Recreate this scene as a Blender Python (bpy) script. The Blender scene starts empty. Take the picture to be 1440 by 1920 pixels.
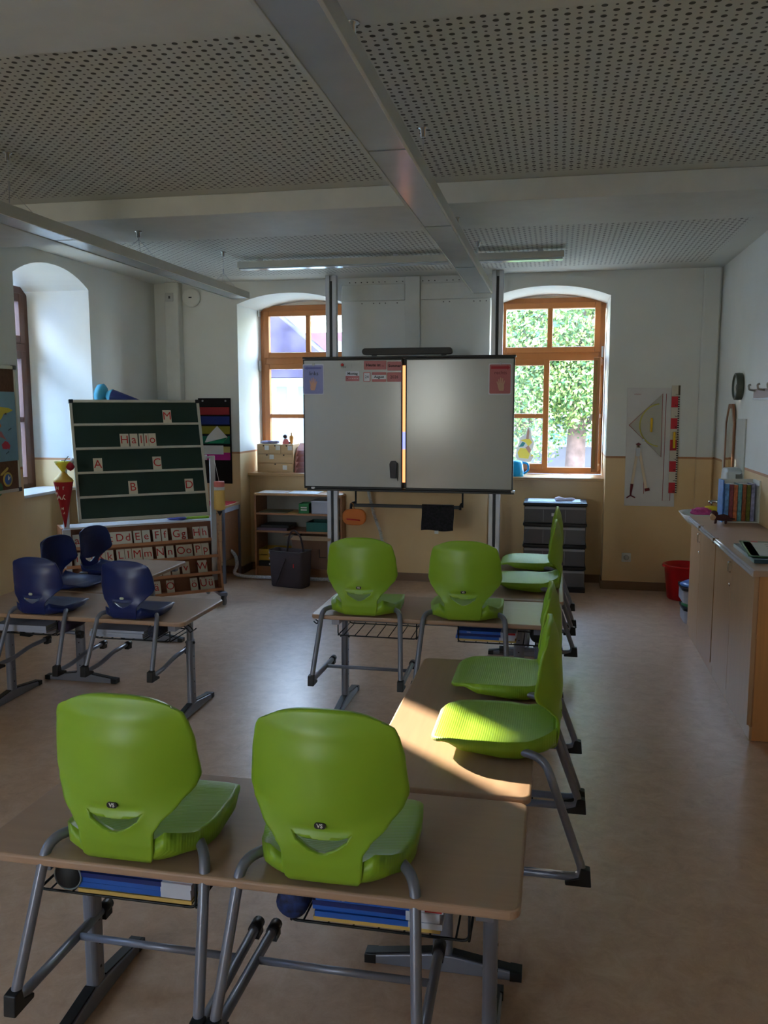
import bpy, bmesh, math, random
from mathutils import Vector, Matrix, Euler
random.seed(7)
S = bpy.context.scene
C = S.collection
PI = math.pi
R = math.radians

# ---------------------------------------------------------------- camera, sky, sun, exposure
cam_data = bpy.data.cameras.new('camera')
cam = bpy.data.objects.new('camera', cam_data); C.objects.link(cam)
cam_data.sensor_fit = 'VERTICAL'; cam_data.sensor_height = 36.0; cam_data.lens = 30.0
cam_data.clip_start = 0.05; cam_data.clip_end = 200
cam.location = (0, 0, 1.65)
cam.rotation_euler = (R(90 - 7.13), 0, R(11.42))
S.camera = cam
S.view_settings.view_transform = 'Standard'
S.view_settings.look = 'None'
S.view_settings.gamma = 1.0
S.view_settings.use_curve_mapping = False
S.view_settings.exposure = 0.75
SKY_STRENGTH = 20.0
SUN_STRENGTH = 24.0

world = bpy.data.worlds.new('world'); S.world = world
world.use_nodes = True
nt = world.node_tree; nt.nodes.clear()
wo = nt.nodes.new('ShaderNodeOutputWorld'); wb = nt.nodes.new('ShaderNodeBackground')
tc = nt.nodes.new('ShaderNodeTexCoord'); sx = nt.nodes.new('ShaderNodeSeparateXYZ'); cr = nt.nodes.new('ShaderNodeValToRGB')
cr.color_ramp.elements[0].position = 0.0; cr.color_ramp.elements[0].color = (0.62, 0.62, 0.55, 1)
cr.color_ramp.elements[1].position = 0.6; cr.color_ramp.elements[1].color = (0.34, 0.58, 1.0, 1)
e = cr.color_ramp.elements.new(0.15); e.color = (0.80, 0.90, 1.0, 1)
nt.links.new(tc.outputs['Generated'], sx.inputs[0]); nt.links.new(sx.outputs['Z'], cr.inputs[0])
nt.links.new(cr.outputs[0], wb.inputs[0]); nt.links.new(wb.outputs[0], wo.inputs[0])
wb.inputs[1].default_value = SKY_STRENGTH

sd = bpy.data.lights.new('sun', 'SUN'); sun = bpy.data.objects.new('sun', sd); C.objects.link(sun)
sd.energy = SUN_STRENGTH; sd.angle = R(0.8); sd.color = (1.0, 0.87, 0.66)
SUN_DIR = Vector((1.0, -0.89, -0.44)).normalized()
sun.rotation_euler = SUN_DIR.to_track_quat('-Z', 'Y').to_euler()
sun.location = (-20, 20, 12)

def portal(loc, rot, w, h):
    d = bpy.data.lights.new('window_portal', 'AREA'); o = bpy.data.objects.new('window_portal', d); C.objects.link(o)
    d.shape = 'RECTANGLE'; d.size = w; d.size_y = h; d.cycles.is_portal = True
    o.location = loc; o.rotation_euler = rot
BACK_Y, WIN_Y, LEFT_X, WINL_X, RIGHT_X, REAR_Y, CEIL = 7.84, 8.45, -3.85, -4.42, 1.345, -3.0, 2.81
portal((-0.085, 8.62, 1.85), (R(-90), 0, 0), 1.1, 1.8)
portal((-2.5, 8.62, 1.85), (R(-90), 0, 0), 1.1, 1.8)
for yc in (6.13, 1.4, -1.1):
    portal((-4.62, yc, 1.85), (0, R(-90), 0), 1.8, 1.1)
portal((-2.7, -3.62, 1.85), (R(90), 0, 0), 1.1, 1.8)

# ---------------------------------------------------------------- materials
def lin(c):
    return tuple(((v/255)/12.92 if v/255 <= 0.04045 else ((v/255+0.055)/1.055)**2.4) for v in c) + (1.0,)
MATS = {}
def mat(name, rgb, rough=0.6, metal=0.0, var=0.04, scale=8.0, bump=0.0, bscale=60.0, coat=0.0, spec=0.5):
    if name in MATS: return MATS[name]
    m = bpy.data.materials.new(name); m.use_nodes = True
    t = m.node_tree; b = t.nodes['Principled BSDF']
    c = lin(rgb)
    tcn = t.nodes.new('ShaderNodeTexCoord')
    n = t.nodes.new('ShaderNodeTexNoise'); n.inputs['Scale'].default_value = scale; n.inputs['Detail'].default_value = 3
    r = t.nodes.new('ShaderNodeValToRGB')
    r.color_ramp.elements[0].position = 0.3; r.color_ramp.elements[1].position = 0.7
    r.color_ramp.elements[0].color = tuple(v*(1-var) for v in c[:3]) + (1,)
    r.color_ramp.elements[1].color = tuple(min(1, v*(1+var)) for v in c[:3]) + (1,)
    t.links.new(tcn.outputs['Object'], n.inputs['Vector']); t.links.new(n.outputs['Fac'], r.inputs[0])
    t.links.new(r.outputs[0], b.inputs['Base Color'])
    b.inputs['Roughness'].default_value = rough; b.inputs['Metallic'].default_value = metal
    b.inputs['Coat Weight'].default_value = coat; b.inputs['Specular IOR Level'].default_value = spec
    if bump:
        n2 = t.nodes.new('ShaderNodeTexNoise'); n2.inputs['Scale'].default_value = bscale
        bp = t.nodes.new('ShaderNodeBump'); bp.inputs['Strength'].default_value = bump; bp.inputs['Distance'].default_value = 0.002
        t.links.new(tcn.outputs['Object'], n2.inputs['Vector']); t.links.new(n2.outputs['Fac'], bp.inputs['Height']); t.links.new(bp.outputs[0], b.inputs['Normal'])
    MATS[name] = m
    return m

def wood(name, rgb, rough=0.45, var=0.10, axis=0, scale=3.0, rings=14.0):
    if name in MATS: return MATS[name]
    m = bpy.data.materials.new(name); m.use_nodes = True
    t = m.node_tree; b = t.nodes['Principled BSDF']; c = lin(rgb)
    tcn = t.nodes.new('ShaderNodeTexCoord'); mp = t.nodes.new('ShaderNodeMapping')
    sc = [rings, rings, rings]; sc[axis] = 0.8
    mp.inputs['Scale'].default_value = sc
    n = t.nodes.new('ShaderNodeTexNoise'); n.inputs['Scale'].default_value = scale; n.inputs['Detail'].default_value = 5; n.inputs['Distortion'].default_value = 0.4
    r = t.nodes.new('ShaderNodeValToRGB'); r.color_ramp.elements[0].position = 0.32; r.color_ramp.elements[1].position = 0.68
    r.color_ramp.elements[0].color = tuple(v*(1-var) for v in c[:3]) + (1,)
    r.color_ramp.elements[1].color = tuple(min(1, v*(1+var)) for v in c[:3]) + (1,)
    t.links.new(tcn.outputs['Object'], mp.inputs[0]); t.links.new(mp.outputs[0], n.inputs['Vector'])
    t.links.new(n.outputs['Fac'], r.inputs[0]); t.links.new(r.outputs[0], b.inputs['Base Color'])
    b.inputs['Roughness'].default_value = rough
    MATS[name] = m
    return m

def emis(name, rgb, s):
    m = bpy.data.materials.new(name); m.use_nodes = True; b = m.node_tree.nodes['Principled BSDF']
    b.inputs['Base Color'].default_value = lin(rgb); b.inputs['Emission Color'].default_value = lin(rgb); b.inputs['Emission Strength'].default_value = s
    return m

def mnode(t, op, a, b=None, c=None):
    n = t.nodes.new('ShaderNodeMath'); n.operation = op
    for i, v in enumerate((a, b, c)):
        if v is None: continue
        if isinstance(v, (int, float)): n.inputs[i].default_value = v
        else: t.links.new(v, n.inputs[i])
    return n.outputs[0]

def wall_paint():
    m = bpy.data.materials.new('wall_paint_two_tone'); m.use_nodes = True
    t = m.node_tree; b = t.nodes['Principled BSDF']
    g = t.nodes.new('ShaderNodeNewGeometry'); s = t.nodes.new('ShaderNodeSeparateXYZ'); t.links.new(g.outputs['Position'], s.inputs[0])
    n = t.nodes.new('ShaderNodeTexNoise'); n.inputs['Scale'].default_value = 3.0; n.inputs['Detail'].default_value = 6
    t.links.new(g.outputs['Position'], n.inputs['Vector'])
    def two(a, c):
        r = t.nodes.new('ShaderNodeValToRGB'); r.color_ramp.elements[0].position = .3; r.color_ramp.elements[1].position = .7
        r.color_ramp.elements[0].color = lin(a); r.color_ramp.elements[1].color = lin(c); t.links.new(n.outputs['Fac'], r.inputs[0]); return r.outputs[0]
    low = two((224, 190, 138), (230, 197, 146)); up = two((222, 222, 214), (228, 228, 221))
    line = t.nodes.new('ShaderNodeRGB'); line.outputs[0].default_value = lin((186, 128, 84))
    above = mnode(t, 'GREATER_THAN', s.outputs['Z'], 1.202); band = mnode(t, 'GREATER_THAN', s.outputs['Z'], 1.184)
    m1 = t.nodes.new('ShaderNodeMixRGB'); t.links.new(band, m1.inputs[0]); t.links.new(low, m1.inputs[1]); t.links.new(line.outputs[0], m1.inputs[2])
    m2 = t.nodes.new('ShaderNodeMixRGB'); t.links.new(above, m2.inputs[0]); t.links.new(m1.outputs[0], m2.inputs[1]); t.links.new(up, m2.inputs[2])
    t.links.new(m2.outputs[0], b.inputs['Base Color']); b.inputs['Roughness'].default_value = 0.55
    n2 = t.nodes.new('ShaderNodeTexNoise'); n2.inputs['Scale'].default_value = 90; t.links.new(g.outputs['Position'], n2.inputs['Vector'])
    bp = t.nodes.new('ShaderNodeBump'); bp.inputs['Strength'].default_value = 0.15; bp.inputs['Distance'].default_value = 0.002
    t.links.new(n2.outputs['Fac'], bp.inputs['Height']); t.links.new(bp.outputs[0], b.inputs['Normal'])
    return m

def perforated():
    m = bpy.data.materials.new('perforated_plasterboard'); m.use_nodes = True
    t = m.node_tree; b = t.nodes['Principled BSDF']
    g = t.nodes.new('ShaderNodeNewGeometry'); s = t.nodes.new('ShaderNodeSeparateXYZ'); t.links.new(g.outputs['Position'], s.inputs[0])
    P = 0.071
    x, y = s.outputs['X'], s.outputs['Y']
    def near(v, off):
        a = mnode(t, 'ADD', mnode(t, 'DIVIDE', v, P), off + 0.5 + 200)
        return mnode(t, 'ABSOLUTE', mnode(t, 'SUBTRACT', mnode(t, 'FRACT', a), 0.5))
    x0, x5, y0, y5 = near(x, 0), near(x, .5), near(y, 0), near(y, .5)
    def hole(a, c, r):
        d = mnode(t, 'ADD', mnode(t, 'MULTIPLY', a, a), mnode(t, 'MULTIPLY', c, c))
        return mnode(t, 'LESS_THAN', d, (r/P)**2)
    hs = mnode(t, 'MAXIMUM', mnode(t, 'MAXIMUM', hole(x0, y0, .0098), hole(x5, y5, .0098)), mnode(t, 'MAXIMUM', hole(x5, y0, .0052), hole(x0, y5, .0052)))
    def rng(v, a, c): return mnode(t, 'MULTIPLY', mnode(t, 'GREATER_THAN', v, a), mnode(t, 'LESS_THAN', v, c))
    zone = mnode(t, 'MAXIMUM', mnode(t, 'MAXIMUM', rng(y, 2.6, 4.51), rng(y, 5.3, 7.52)), rng(y, -2.6, 1.6))
    zone = mnode(t, 'MULTIPLY', zone, rng(x, -3.5, 1.165))
    hs = mnode(t, 'MULTIPLY', hs, zone)
    mx = t.nodes.new('ShaderNodeMixRGB'); t.links.new(hs, mx.inputs[0]); mx.inputs[1].default_value = lin((214, 214, 205)); mx.inputs[2].default_value = lin((84, 82, 74))
    t.links.new(mx.outputs[0], b.inputs['Base Color']); b.inputs['Roughness'].default_value = 0.8
    return m

def linoleum():
    m = bpy.data.materials.new('marbled_linoleum'); m.use_nodes = True
    t = m.node_tree; b = t.nodes['Principled BSDF']
    g = t.nodes.new('ShaderNodeNewGeometry')
    n = t.nodes.new('ShaderNodeTexNoise'); n.inputs['Scale'].default_value = 11; n.inputs['Detail'].default_value = 12; n.inputs['Roughness'].default_value = .78; n.inputs['Distortion'].default_value = .5
    t.links.new(g.outputs['Position'], n.inputs['Vector'])
    r = t.nodes.new('ShaderNodeValToRGB'); r.color_ramp.elements[0].position = .3; r.color_ramp.elements[1].position = .72
    r.color_ramp.elements[0].color = lin((182, 146, 118)); r.color_ramp.elements[1].color = lin((216, 186, 160))
    e = r.color_ramp.elements.new(.5); e.color = lin((202, 166, 136))
    t.links.new(n.outputs['Fac'], r.inputs[0]); t.links.new(r.outputs[0], b.inputs['Base Color'])
    b.inputs['Roughness'].default_value = 0.33
    n3 = t.nodes.new('ShaderNodeTexNoise'); n3.inputs['Scale'].default_value = 2.2; t.links.new(g.outputs['Position'], n3.inputs['Vector'])
    bp = t.nodes.new('ShaderNodeBump'); bp.inputs['Strength'].default_value = .03; bp.inputs['Distance'].default_value = .01
    t.links.new(n3.outputs['Fac'], bp.inputs['Height']); t.links.new(bp.outputs[0], b.inputs['Normal'])
    return m

def glassy(name, tint=(245, 250, 250), alpha=0.12, rough=0.03):
    if name in MATS: return MATS[name]
    m = bpy.data.materials.new(name); m.use_nodes = True; t = m.node_tree
    for n in list(t.nodes): t.nodes.remove(n)
    o = t.nodes.new('ShaderNodeOutputMaterial'); tr = t.nodes.new('ShaderNodeBsdfTransparent'); gl = t.nodes.new('ShaderNodeBsdfPrincipled')
    tr.inputs[0].default_value = lin(tint); gl.inputs['Base Color'].default_value = lin(tint); gl.inputs['Roughness'].default_value = rough
    mx = t.nodes.new('ShaderNodeMixShader'); mx.inputs[0].default_value = alpha
    t.links.new(tr.outputs[0], mx.inputs[1]); t.links.new(gl.outputs[0], mx.inputs[2]); t.links.new(mx.outputs[0], o.inputs[0])
    MATS[name] = m
    return m

M_wall = wall_paint(); M_ceil = perforated(); M_floor = linoleum()
M_white = mat('matt_white_paint', (216, 216, 208), .6)
M_base = mat('brown_baseboard', (128, 98, 72), .5)
M_winwood = wood('orange_window_wood', (176, 110, 56), .38, .05, 2, 2, 6)
M_winwood_l = wood('dark_window_wood', (92, 54, 38), .4, .12, 2)
M_sill = wood('sill_wood', (196, 156, 108), .35, .08, 0)
M_sillw = mat('sill_pale', (214, 208, 204), .25)
M_green = mat('lime_green_plastic', (144, 182, 44), .38, var=.02)
M_blue = mat('navy_plastic', (22, 38, 98), .36, var=.03)
M_frame = mat('grey_powdercoat', (128, 130, 142), .34, .3, var=.02)
M_black = mat('black_plastic', (18, 18, 20), .45, var=.05)
M_blackm = mat('black_wire', (22, 22, 24), .4, .3)
M_desk = wood('desk_laminate', (178, 144, 117), .40, .04, 0, 4, 10)
M_beech = wood('beech_laminate', (206, 158, 112), .42, .08, 2)
M_beechd = wood('beech_board', (178, 126, 88), .45, .10, 0)
M_chrome = mat('chrome', (210, 212, 216), .15, 1.0)
M_alu = mat('brushed_aluminium', (198, 200, 204), .38, .35)
M_paper = mat('white_paper', (232, 230, 224), .7)
M_red = mat('red_ink', (196, 40, 34), .6)
M_ink = mat('black_ink', (26, 26, 30), .6)
M_glass = glassy('window_glass', (250, 252, 252), .06)

# ---------------------------------------------------------------- mesh helpers
def box(bm, x0, x1, y0, y1, z0, z1, mi=0):
    vs = [bm.verts.new(p) for p in ((x0,y0,z0),(x1,y0,z0),(x1,y1,z0),(x0,y1,z0),(x0,y0,z1),(x1,y0,z1),(x1,y1,z1),(x0,y1,z1))]
    for f in ((3,2,1,0),(4,5,6,7),(0,1,5,4),(1,2,6,5),(2,3,7,6),(3,0,4,7)):
        fc = bm.faces.new([vs[i] for i in f]); fc.material_index = mi
    return vs
def cbox(bm, c, s, rot=None, mi=0):
    vs = box(bm, -s[0]/2, s[0]/2, -s[1]/2, s[1]/2, -s[2]/2, s[2]/2, mi)
    M = Matrix.Translation(c) @ (Euler(rot).to_matrix().to_4x4() if rot else Matrix.Identity(4))
    for v in vs: v.co = M @ v.co
    return vs
def tube(bm, pts, r, seg=12, caps=True, mi=0, closed=False):
    pts = [Vector(p) for p in pts]; n = len(pts); rings = []
    prev = None
    for i, p in enumerate(pts):
        if closed: d = pts[(i+1) % n] - pts[i-1]
        elif i == 0: d = pts[1]-pts[0]
        elif i == n-1: d = pts[-1]-pts[-2]
        else: d = (pts[i+1]-pts[i]).normalized() + (pts[i]-pts[i-1]).normalized()
        d.normalize()
        if prev is None:
            a = Vector((0,0,1)) if abs(d.z) < .9 else Vector((1,0,0)); u = d.cross(a).normalized()
        else:
            u = (prev - d*prev.dot(d)).normalized()
        prev = u; w = d.cross(u)
        rr = r[i] if isinstance(r, (list, tuple)) else r
        rings.append([bm.verts.new(p + (u*math.cos(2*PI*k/seg)+w*math.sin(2*PI*k/seg))*rr) for k in range(seg)])
    for i in range(n if closed else n-1):
        A, B = rings[i], rings[(i+1) % n]
        for k in range(seg):
            f = bm.faces.new((A[k], A[(k+1)%seg], B[(k+1)%seg], B[k])); f.smooth = True; f.material_index = mi
    if caps and not closed:
        f = bm.faces.new(list(reversed(rings[0]))); f.material_index = mi
        f = bm.faces.new(rings[-1]); f.material_index = mi
def fillet(pts, rad, n=6):
    pts = [Vector(p) for p in pts]; out = [pts[0]]
    for i in range(1, len(pts)-1):
        a = (pts[i-1]-pts[i]); b = (pts[i+1]-pts[i])
        r = min(rad, a.length*.45, b.length*.45); a.normalize(); b.normalize()
        p0, p2 = pts[i]+a*r, pts[i]+b*r
        for k in range(n+1):
            t = k/n; out.append(p0*(1-t)**2 + pts[i]*2*t*(1-t) + p2*t*t)
    out.append(pts[-1]); return out
def lathe(bm, prof, seg=24, c=(0,0,0), mi=0, M=None):
    c = Vector(c); rings = []
    for r, z in prof:
        ring = [Vector((max(r, 1e-4)*math.cos(2*PI*k/seg), max(r, 1e-4)*math.sin(2*PI*k/seg), z)) for k in range(seg)]
        if M: ring = [M @ v for v in ring]
        rings.append([bm.verts.new(v + c) for v in ring])
    for A, B in zip(rings, rings[1:]):
        for k in range(seg):
            f = bm.faces.new((A[k], A[(k+1)%seg], B[(k+1)%seg], B[k])); f.smooth = True; f.material_index = mi
    bm.faces.new(list(reversed(rings[0]))).material_index = mi; bm.faces.new(rings[-1]).material_index = mi
def prism(bm, poly, h, M=None, mi=0):
    """polygon in local XY, extruded along +Z by h, then transformed"""
    M = M or Matrix.Identity(4)
    a = [bm.verts.new(M @ Vector((x, y, 0))) for x, y in poly]; b = [bm.verts.new(M @ Vector((x, y, h))) for x, y in poly]
    n = len(poly)
    fs = [bm.faces.new(list(reversed(a))), bm.faces.new(b)]
    for k in range(n): fs.append(bm.faces.new((a[k], a[(k+1)%n], b[(k+1)%n], b[k])))
    for f in fs: f.material_index = mi
    return fs
def rrect(w, h, r, n=5, cx=0, cy=0):
    out = []
    for (sx_, sy_, a0) in ((1,1,0),(-1,1,90),(-1,-1,180),(1,-1,270)):
        for k in range(n+1):
            a = R(a0+90*k/n); out.append((cx+sx_*(w/2-r)+r*math.cos(a), cy+sy_*(h/2-r)+r*math.sin(a)))
    return out
XZ = Matrix(((1,0,0,0),(0,0,-1,0),(0,1,0,0),(0,0,0,1)))      # (x,y,h) -> (x,-h,y): faces -Y
def obj(name, bm, m, parent=None, loc=(0,0,0), rot=(0,0,0), bevel=0.0, smooth=False, seg=2):
    bmesh.ops.recalc_face_normals(bm, faces=bm.faces)
    me = bpy.data.meshes.new(name); bm.to_mesh(me); bm.free()
    for mm in (m if isinstance(m, (list, tuple)) else [m]): me.materials.append(mm)
    o = bpy.data.objects.new(name, me); C.objects.link(o); o.location = loc; o.rotation_euler = rot
    if parent: o.parent = parent
    if smooth:
        for p in me.polygons: p.use_smooth = True
    if bevel:
        b = o.modifiers.new('bevel', 'BEVEL'); b.width = bevel; b.segments = seg; b.limit_method = 'ANGLE'; b.angle_limit = R(40)
        b.harden_normals = False
    return o
def NB(): return bmesh.new()
def tag(o, label, cat, group=None):
    o['label'] = label; o['category'] = cat
    if group: o['group'] = group
    return o
def thing(name, label, cat, loc=(0,0,0), rotz=0, group=None):
    o = bpy.data.objects.new(name, None); C.objects.link(o); o.empty_display_size = .05
    o.location = loc; o.rotation_euler = (0, 0, rotz)
    return tag(o, label, cat, group)
def struct(name, bm, m, parent=None, **k):
    o = obj(name, bm, m, parent, **k)
    if not parent: o['kind'] = 'structure'
    return o
def sbox(name, x0, x1, y0, y1, z0, z1, m, parent=None, bevel=0):
    bm = NB(); box(bm, x0, x1, y0, y1, z0, z1); return struct(name, bm, m, parent, bevel=bevel)
def bpart(name, x0, x1, y0, y1, z0, z1, m, parent, bevel=0.0):
    bm = NB(); box(bm, x0, x1, y0, y1, z0, z1); return obj(name, bm, m, parent, bevel=bevel)
def solo(name, label, cat, bm, m, loc=(0,0,0), rot=(0,0,0), group=None, **k):
    return tag(obj(name, bm, m, None, loc, rot, **k), label, cat, group)
def dup(root):
    r = root.copy(); C.objects.link(r)
    for ch in list(root.children):
        c = ch.copy(); C.objects.link(c); c.parent = r
        for g in list(ch.children):
            d = g.copy(); C.objects.link(d); d.parent = c
    return r
def text(s, size, m, parent, loc, rot=(R(90),0,0), name='lettering', bold=0.0, align='CENTER', ext=.0004):
    cu = bpy.data.curves.new('t', 'FONT'); cu.body = s; cu.size = size; cu.align_x = align; cu.align_y = 'CENTER'; cu.extrude = ext; cu.offset = bold; cu.resolution_u = 3
    t = bpy.data.objects.new('t', cu); C.objects.link(t); bpy.context.view_layer.update()
    me = bpy.data.meshes.new_from_object(t.evaluated_get(bpy.context.evaluated_depsgraph_get()))
    bpy.data.objects.remove(t); bpy.data.curves.remove(cu)
    me.materials.clear(); me.materials.append(m)
    o = bpy.data.objects.new(name, me); C.objects.link(o); o.location = loc; o.rotation_euler = rot
    if parent: o.parent = parent
    return o

# ---------------------------------------------------------------- the room
sbox('floor', -4.3, RIGHT_X+.02, REAR_Y-.1, 8.12, -.1, 0, M_floor)
struct_c = NB(); box(struct_c, -4.6, RIGHT_X+.3, REAR_Y-.6, 8.7, CEIL, CEIL+.12)
struct('ceiling', struct_c, M_ceil)
for i, (a, b) in enumerate(((4.62, 5.28), (1.86, 2.465), (-.9, -.3))):
    sbox('trim_%d' % (i+1), LEFT_X+.001, RIGHT_X-.001, a, b, 2.70, CEIL-.001, M_white, bevel=.004)

NICH_B = [(-3.008, -1.985), (-.615, .431)]
TOPZ = 3.0
def arch_pts(a, b, zs, za, n=14):
    c = (a+b)/2; h = (b-a)/2; out = []
    for k in range(n+1):
        t = -1 + 2*k/n; out.append((c + h*t, zs + (za-zs)*(1-abs(t)**2.2)))
    return out
def wall_with_niches(name, niches, u0, u1, M, depth, parapet_d, zs=2.60, za=2.695, sill=.96):
    """M maps (u, z, depth) to world"""
    bm = NB(); cur = u0
    for a, b in niches:
        prism(bm, [(cur, -.05), (a, -.05), (a, TOPZ), (cur, TOPZ)], depth, M); cur = b
    prism(bm, [(cur, -.05), (u1, -.05), (u1, TOPZ), (cur, TOPZ)], depth, M)
    for a, b in niches:
        ap = arch_pts(a, b, zs, za)
        for (p, q) in zip(ap, ap[1:]):
            prism(bm, [p, q, (q[0], TOPZ), (p[0], TOPZ)], depth, M)
        M2 = M @ Matrix.Translation((0, 0, parapet_d))
        prism(bm, [(a, -.05), (b, -.05), (b, sill), (a, sill)], depth-parapet_d, M2)
    bmesh.ops.remove_doubles(bm, verts=bm.verts, dist=1e-5)
    return struct(name, bm, M_wall)
MB_ = Matrix(((1,0,0,0),(0,0,1,BACK_Y),(0,1,0,0),(0,0,0,1)))
wall_with_niches('wall_back', NICH_B, -4.6, 1.7, MB_, .78, .26)
ML_ = Matrix(((0,0,-1,LEFT_X),(1,0,0,0),(0,1,0,0),(0,0,0,1)))
wall_with_niches('wall_left', [(-1.6, -.6), (.9, 1.9), (5.625, 6.64)], REAR_Y-.2, 8.3, ML_, .78, .26, 2.60, 2.73, .93)
MR_ = Matrix(((1,0,0,0),(0,0,-1,REAR_Y),(0,1,0,0),(0,0,0,1)))
wall_with_niches('wall_rear', [(-3.25, -2.15)], -4.6, 1.7, MR_, .7, .26)
sbox('wall_right', RIGHT_X, RIGHT_X+.25, REAR_Y-.1, 8.2, -.05, TOPZ, M_wall)
sbox('trim_4', 1.19, 1.33, 7.80, 7.85, 0, CEIL-.001, M_wall, bevel=.012)
sbox('trim_5', -3.70, -3.56, 7.74, 7.85, 0, CEIL-.001, M_white, bevel=.008)
bm = NB()
for a, b in ((-3.85, -3.56), (-3.56, -3.008), (-1.985, -.615), (.431, 1.19)): box(bm, a, b, BACK_Y-.014, BACK_Y+.001, 0, .075)
for a, b in NICH_B: box(bm, a, b, 8.086, 8.101, 0, .075); box(bm, a, a+.014, 7.84, 8.1, 0, .075); box(bm, b-.014, b, 7.84, 8.1, 0, .075)
struct('baseboard_back', bm, M_base)
bm = NB()
for a, b in ((-2.9, 5.625), (6.64, 7.84)): box(bm, LEFT_X, LEFT_X+.014, a, b, 0, .075)
struct('baseboard_left', bm, M_base)
sbox('baseboard_right', RIGHT_X-.014, RIGHT_X, 6.5, 7.8, 0, .075, M_base)
# window sills (back two, left one)
for i, (a, b) in enumerate(NICH_B):
    sbox('trim_%d' % (6+i), a+.002, b-.002, 8.03, 8.46, .955, .985, M_sill, bevel=.006)
sbox('trim_8', -4.37, -4.03, 5.627, 6.638, .931, .956, M_sillw, bevel=.005)
for i, (a, b) in enumerate(NICH_B): sbox('trim_%d' % (12+i), a-.05, b+.05, 8.565, 8.6, 2.57, TOPZ, M_white)

def window(name, M, a, b, z0, z1, za, wm, layout, F=.055, w=.055):
    """M maps (u, z, depth toward room) to world; frame with chamfered top following the arch"""
    root = bpy.data.objects.new(name, None); C.objects.link(root); root['kind'] = 'structure'
    def bar(u0, u1, v0, v1, d0, d1, nm, bevel=.004):
        bm = NB(); prism(bm, [(u0, v0), (u1, v0), (u1, v1), (u0, v1)], d1-d0, M @ Matrix.Translation((0, 0, d0))); return obj(nm, bm, wm, root, bevel=bevel)
    bm = NB()
    prism(bm, [(a, z0), (a+F, z0), (a+F, z1-.03), (a, z1-.03)], .07, M)
    prism(bm, [(b-F, z0), (b, z0), (b, z1-.03), (b-F, z1-.03)], .07, M)
    prism(bm, [(a+F, z0), (b-F, z0), (b-F, z0+.06), (a+F, z0+.06)], .07, M)
    prism(bm, [(a, z1-.03), (a+.08, z1+.03), (b-.08, z1+.03), (b, z1-.03), (b-F, z1-.06), (a+F, z1-.06)], .07, M)
    prism(bm, [(a+F, za-.04), (b-F, za-.04), (b-F, za+.045), (a+F, za+.045)], .075, M)
    obj('frame', bm, wm, root, bevel=.005)
    for (u0, u1, v0, v1, kind) in layout:
        sr = None
        bm = NB()
        for q in ((u0, u0+w, v0, v1), (u1-w, u1, v0, v1), (u0+w, u1-w, v0, v0+w), (u0+w, u1-w, v1-w, v1)):
            prism(bm, [(q[0], q[2]), (q[1], q[2]), (q[1], q[3]), (q[0], q[3])], .06, M @ Matrix.Translation((0, 0, .03)))
        if kind == 'h':
            c = v0 + (v1-v0)*.49
            prism(bm, [(u0+w, c-.022), (u1-w, c-.022), (u1-w, c+.022), (u0+w, c+.022)], .05, M @ Matrix.Translation((0, 0, .03)))
        if kind == 'v':
            c = (u0+u1)/2
            prism(bm, [(c-.024, v0+w), (c+.024, v0+w), (c+.024, v1-w), (c-.024, v1-w)], .05, M @ Matrix.Translation((0, 0, .03)))
        sr = obj('sash', bm, wm, root, bevel=.005)
        bm = NB(); prism(bm, [(u0+w-.005, v0+w-.005), (u1-w+.005, v0+w-.005), (u1-w+.005, v1-w+.005), (u0+w-.005, v1-w+.005)], .006, M @ Matrix.Translation((0, 0, .055)))
        obj('pane', bm, M_glass, sr)
    return root
MW = Matrix(((1,0,0,0),(0,0,-1,WIN_Y+.09),(0,1,0,0),(0,0,0,1)))
w1 = window('window_1', MW, -3.0, -1.99, .99, 2.625, 2.10, M_winwood, [(-2.96, -2.03, 2.13, 2.60, 'v'), (-2.96, -2.49, 1.03, 2.07, 'h'), (-2.48, -2.03, 1.03, 2.07, 'h')])
w2 = window('window_2', MW, -.605, .425, .99, 2.635, 2.115, M_winwood, [(-.56, .38, 2.15, 2.62, 'v'), (-.56, -.085, 1.03, 2.085, 'h')])
MWL = Matrix(((0,0,1,WINL_X-.07),(1,0,0,0),(0,1,0,0),(0,0,0,1)))
w3 = window('window_3', MWL, 5.63, 6.635, .93, 2.60, 2.13, M_winwood_l, [(5.70, 6.555, 2.16, 2.57, 'n'), (5.70, 6.13, .985, 2.10, 'h'), (6.14, 6.555, .985, 2.10, 'h')], F=.085, w=.065)
for i, (a, b) in enumerate(((.905, 1.895), (-1.595, -.605))):
    window('window_%d' % (4+i), MWL, a, b, .93, 2.60, 2.13, M_winwood_l, [(a+.05, b-.05, 2.16, 2.57, 'v'), (a+.05, (a+b)/2-.005, .97, 2.10, 'h'), ((a+b)/2+.005, b-.05, .97, 2.10, 'h')])
MWR = Matrix(((1,0,0,0),(0,0,1,-3.6),(0,1,0,0),(0,0,0,1)))
for i, (a, b) in enumerate(((-3.24, -2.16),)):
    window('window_%d' % (6+i), MWR, a, b, .99, 2.60, 2.13, M_winwood, [(a+.05, b-.05, 2.16, 2.57, 'v'), (a+.05, (a+b)/2-.005, 1.03, 2.10, 'h'), ((a+b)/2+.005, b-.05, 1.03, 2.10, 'h')])
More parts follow.
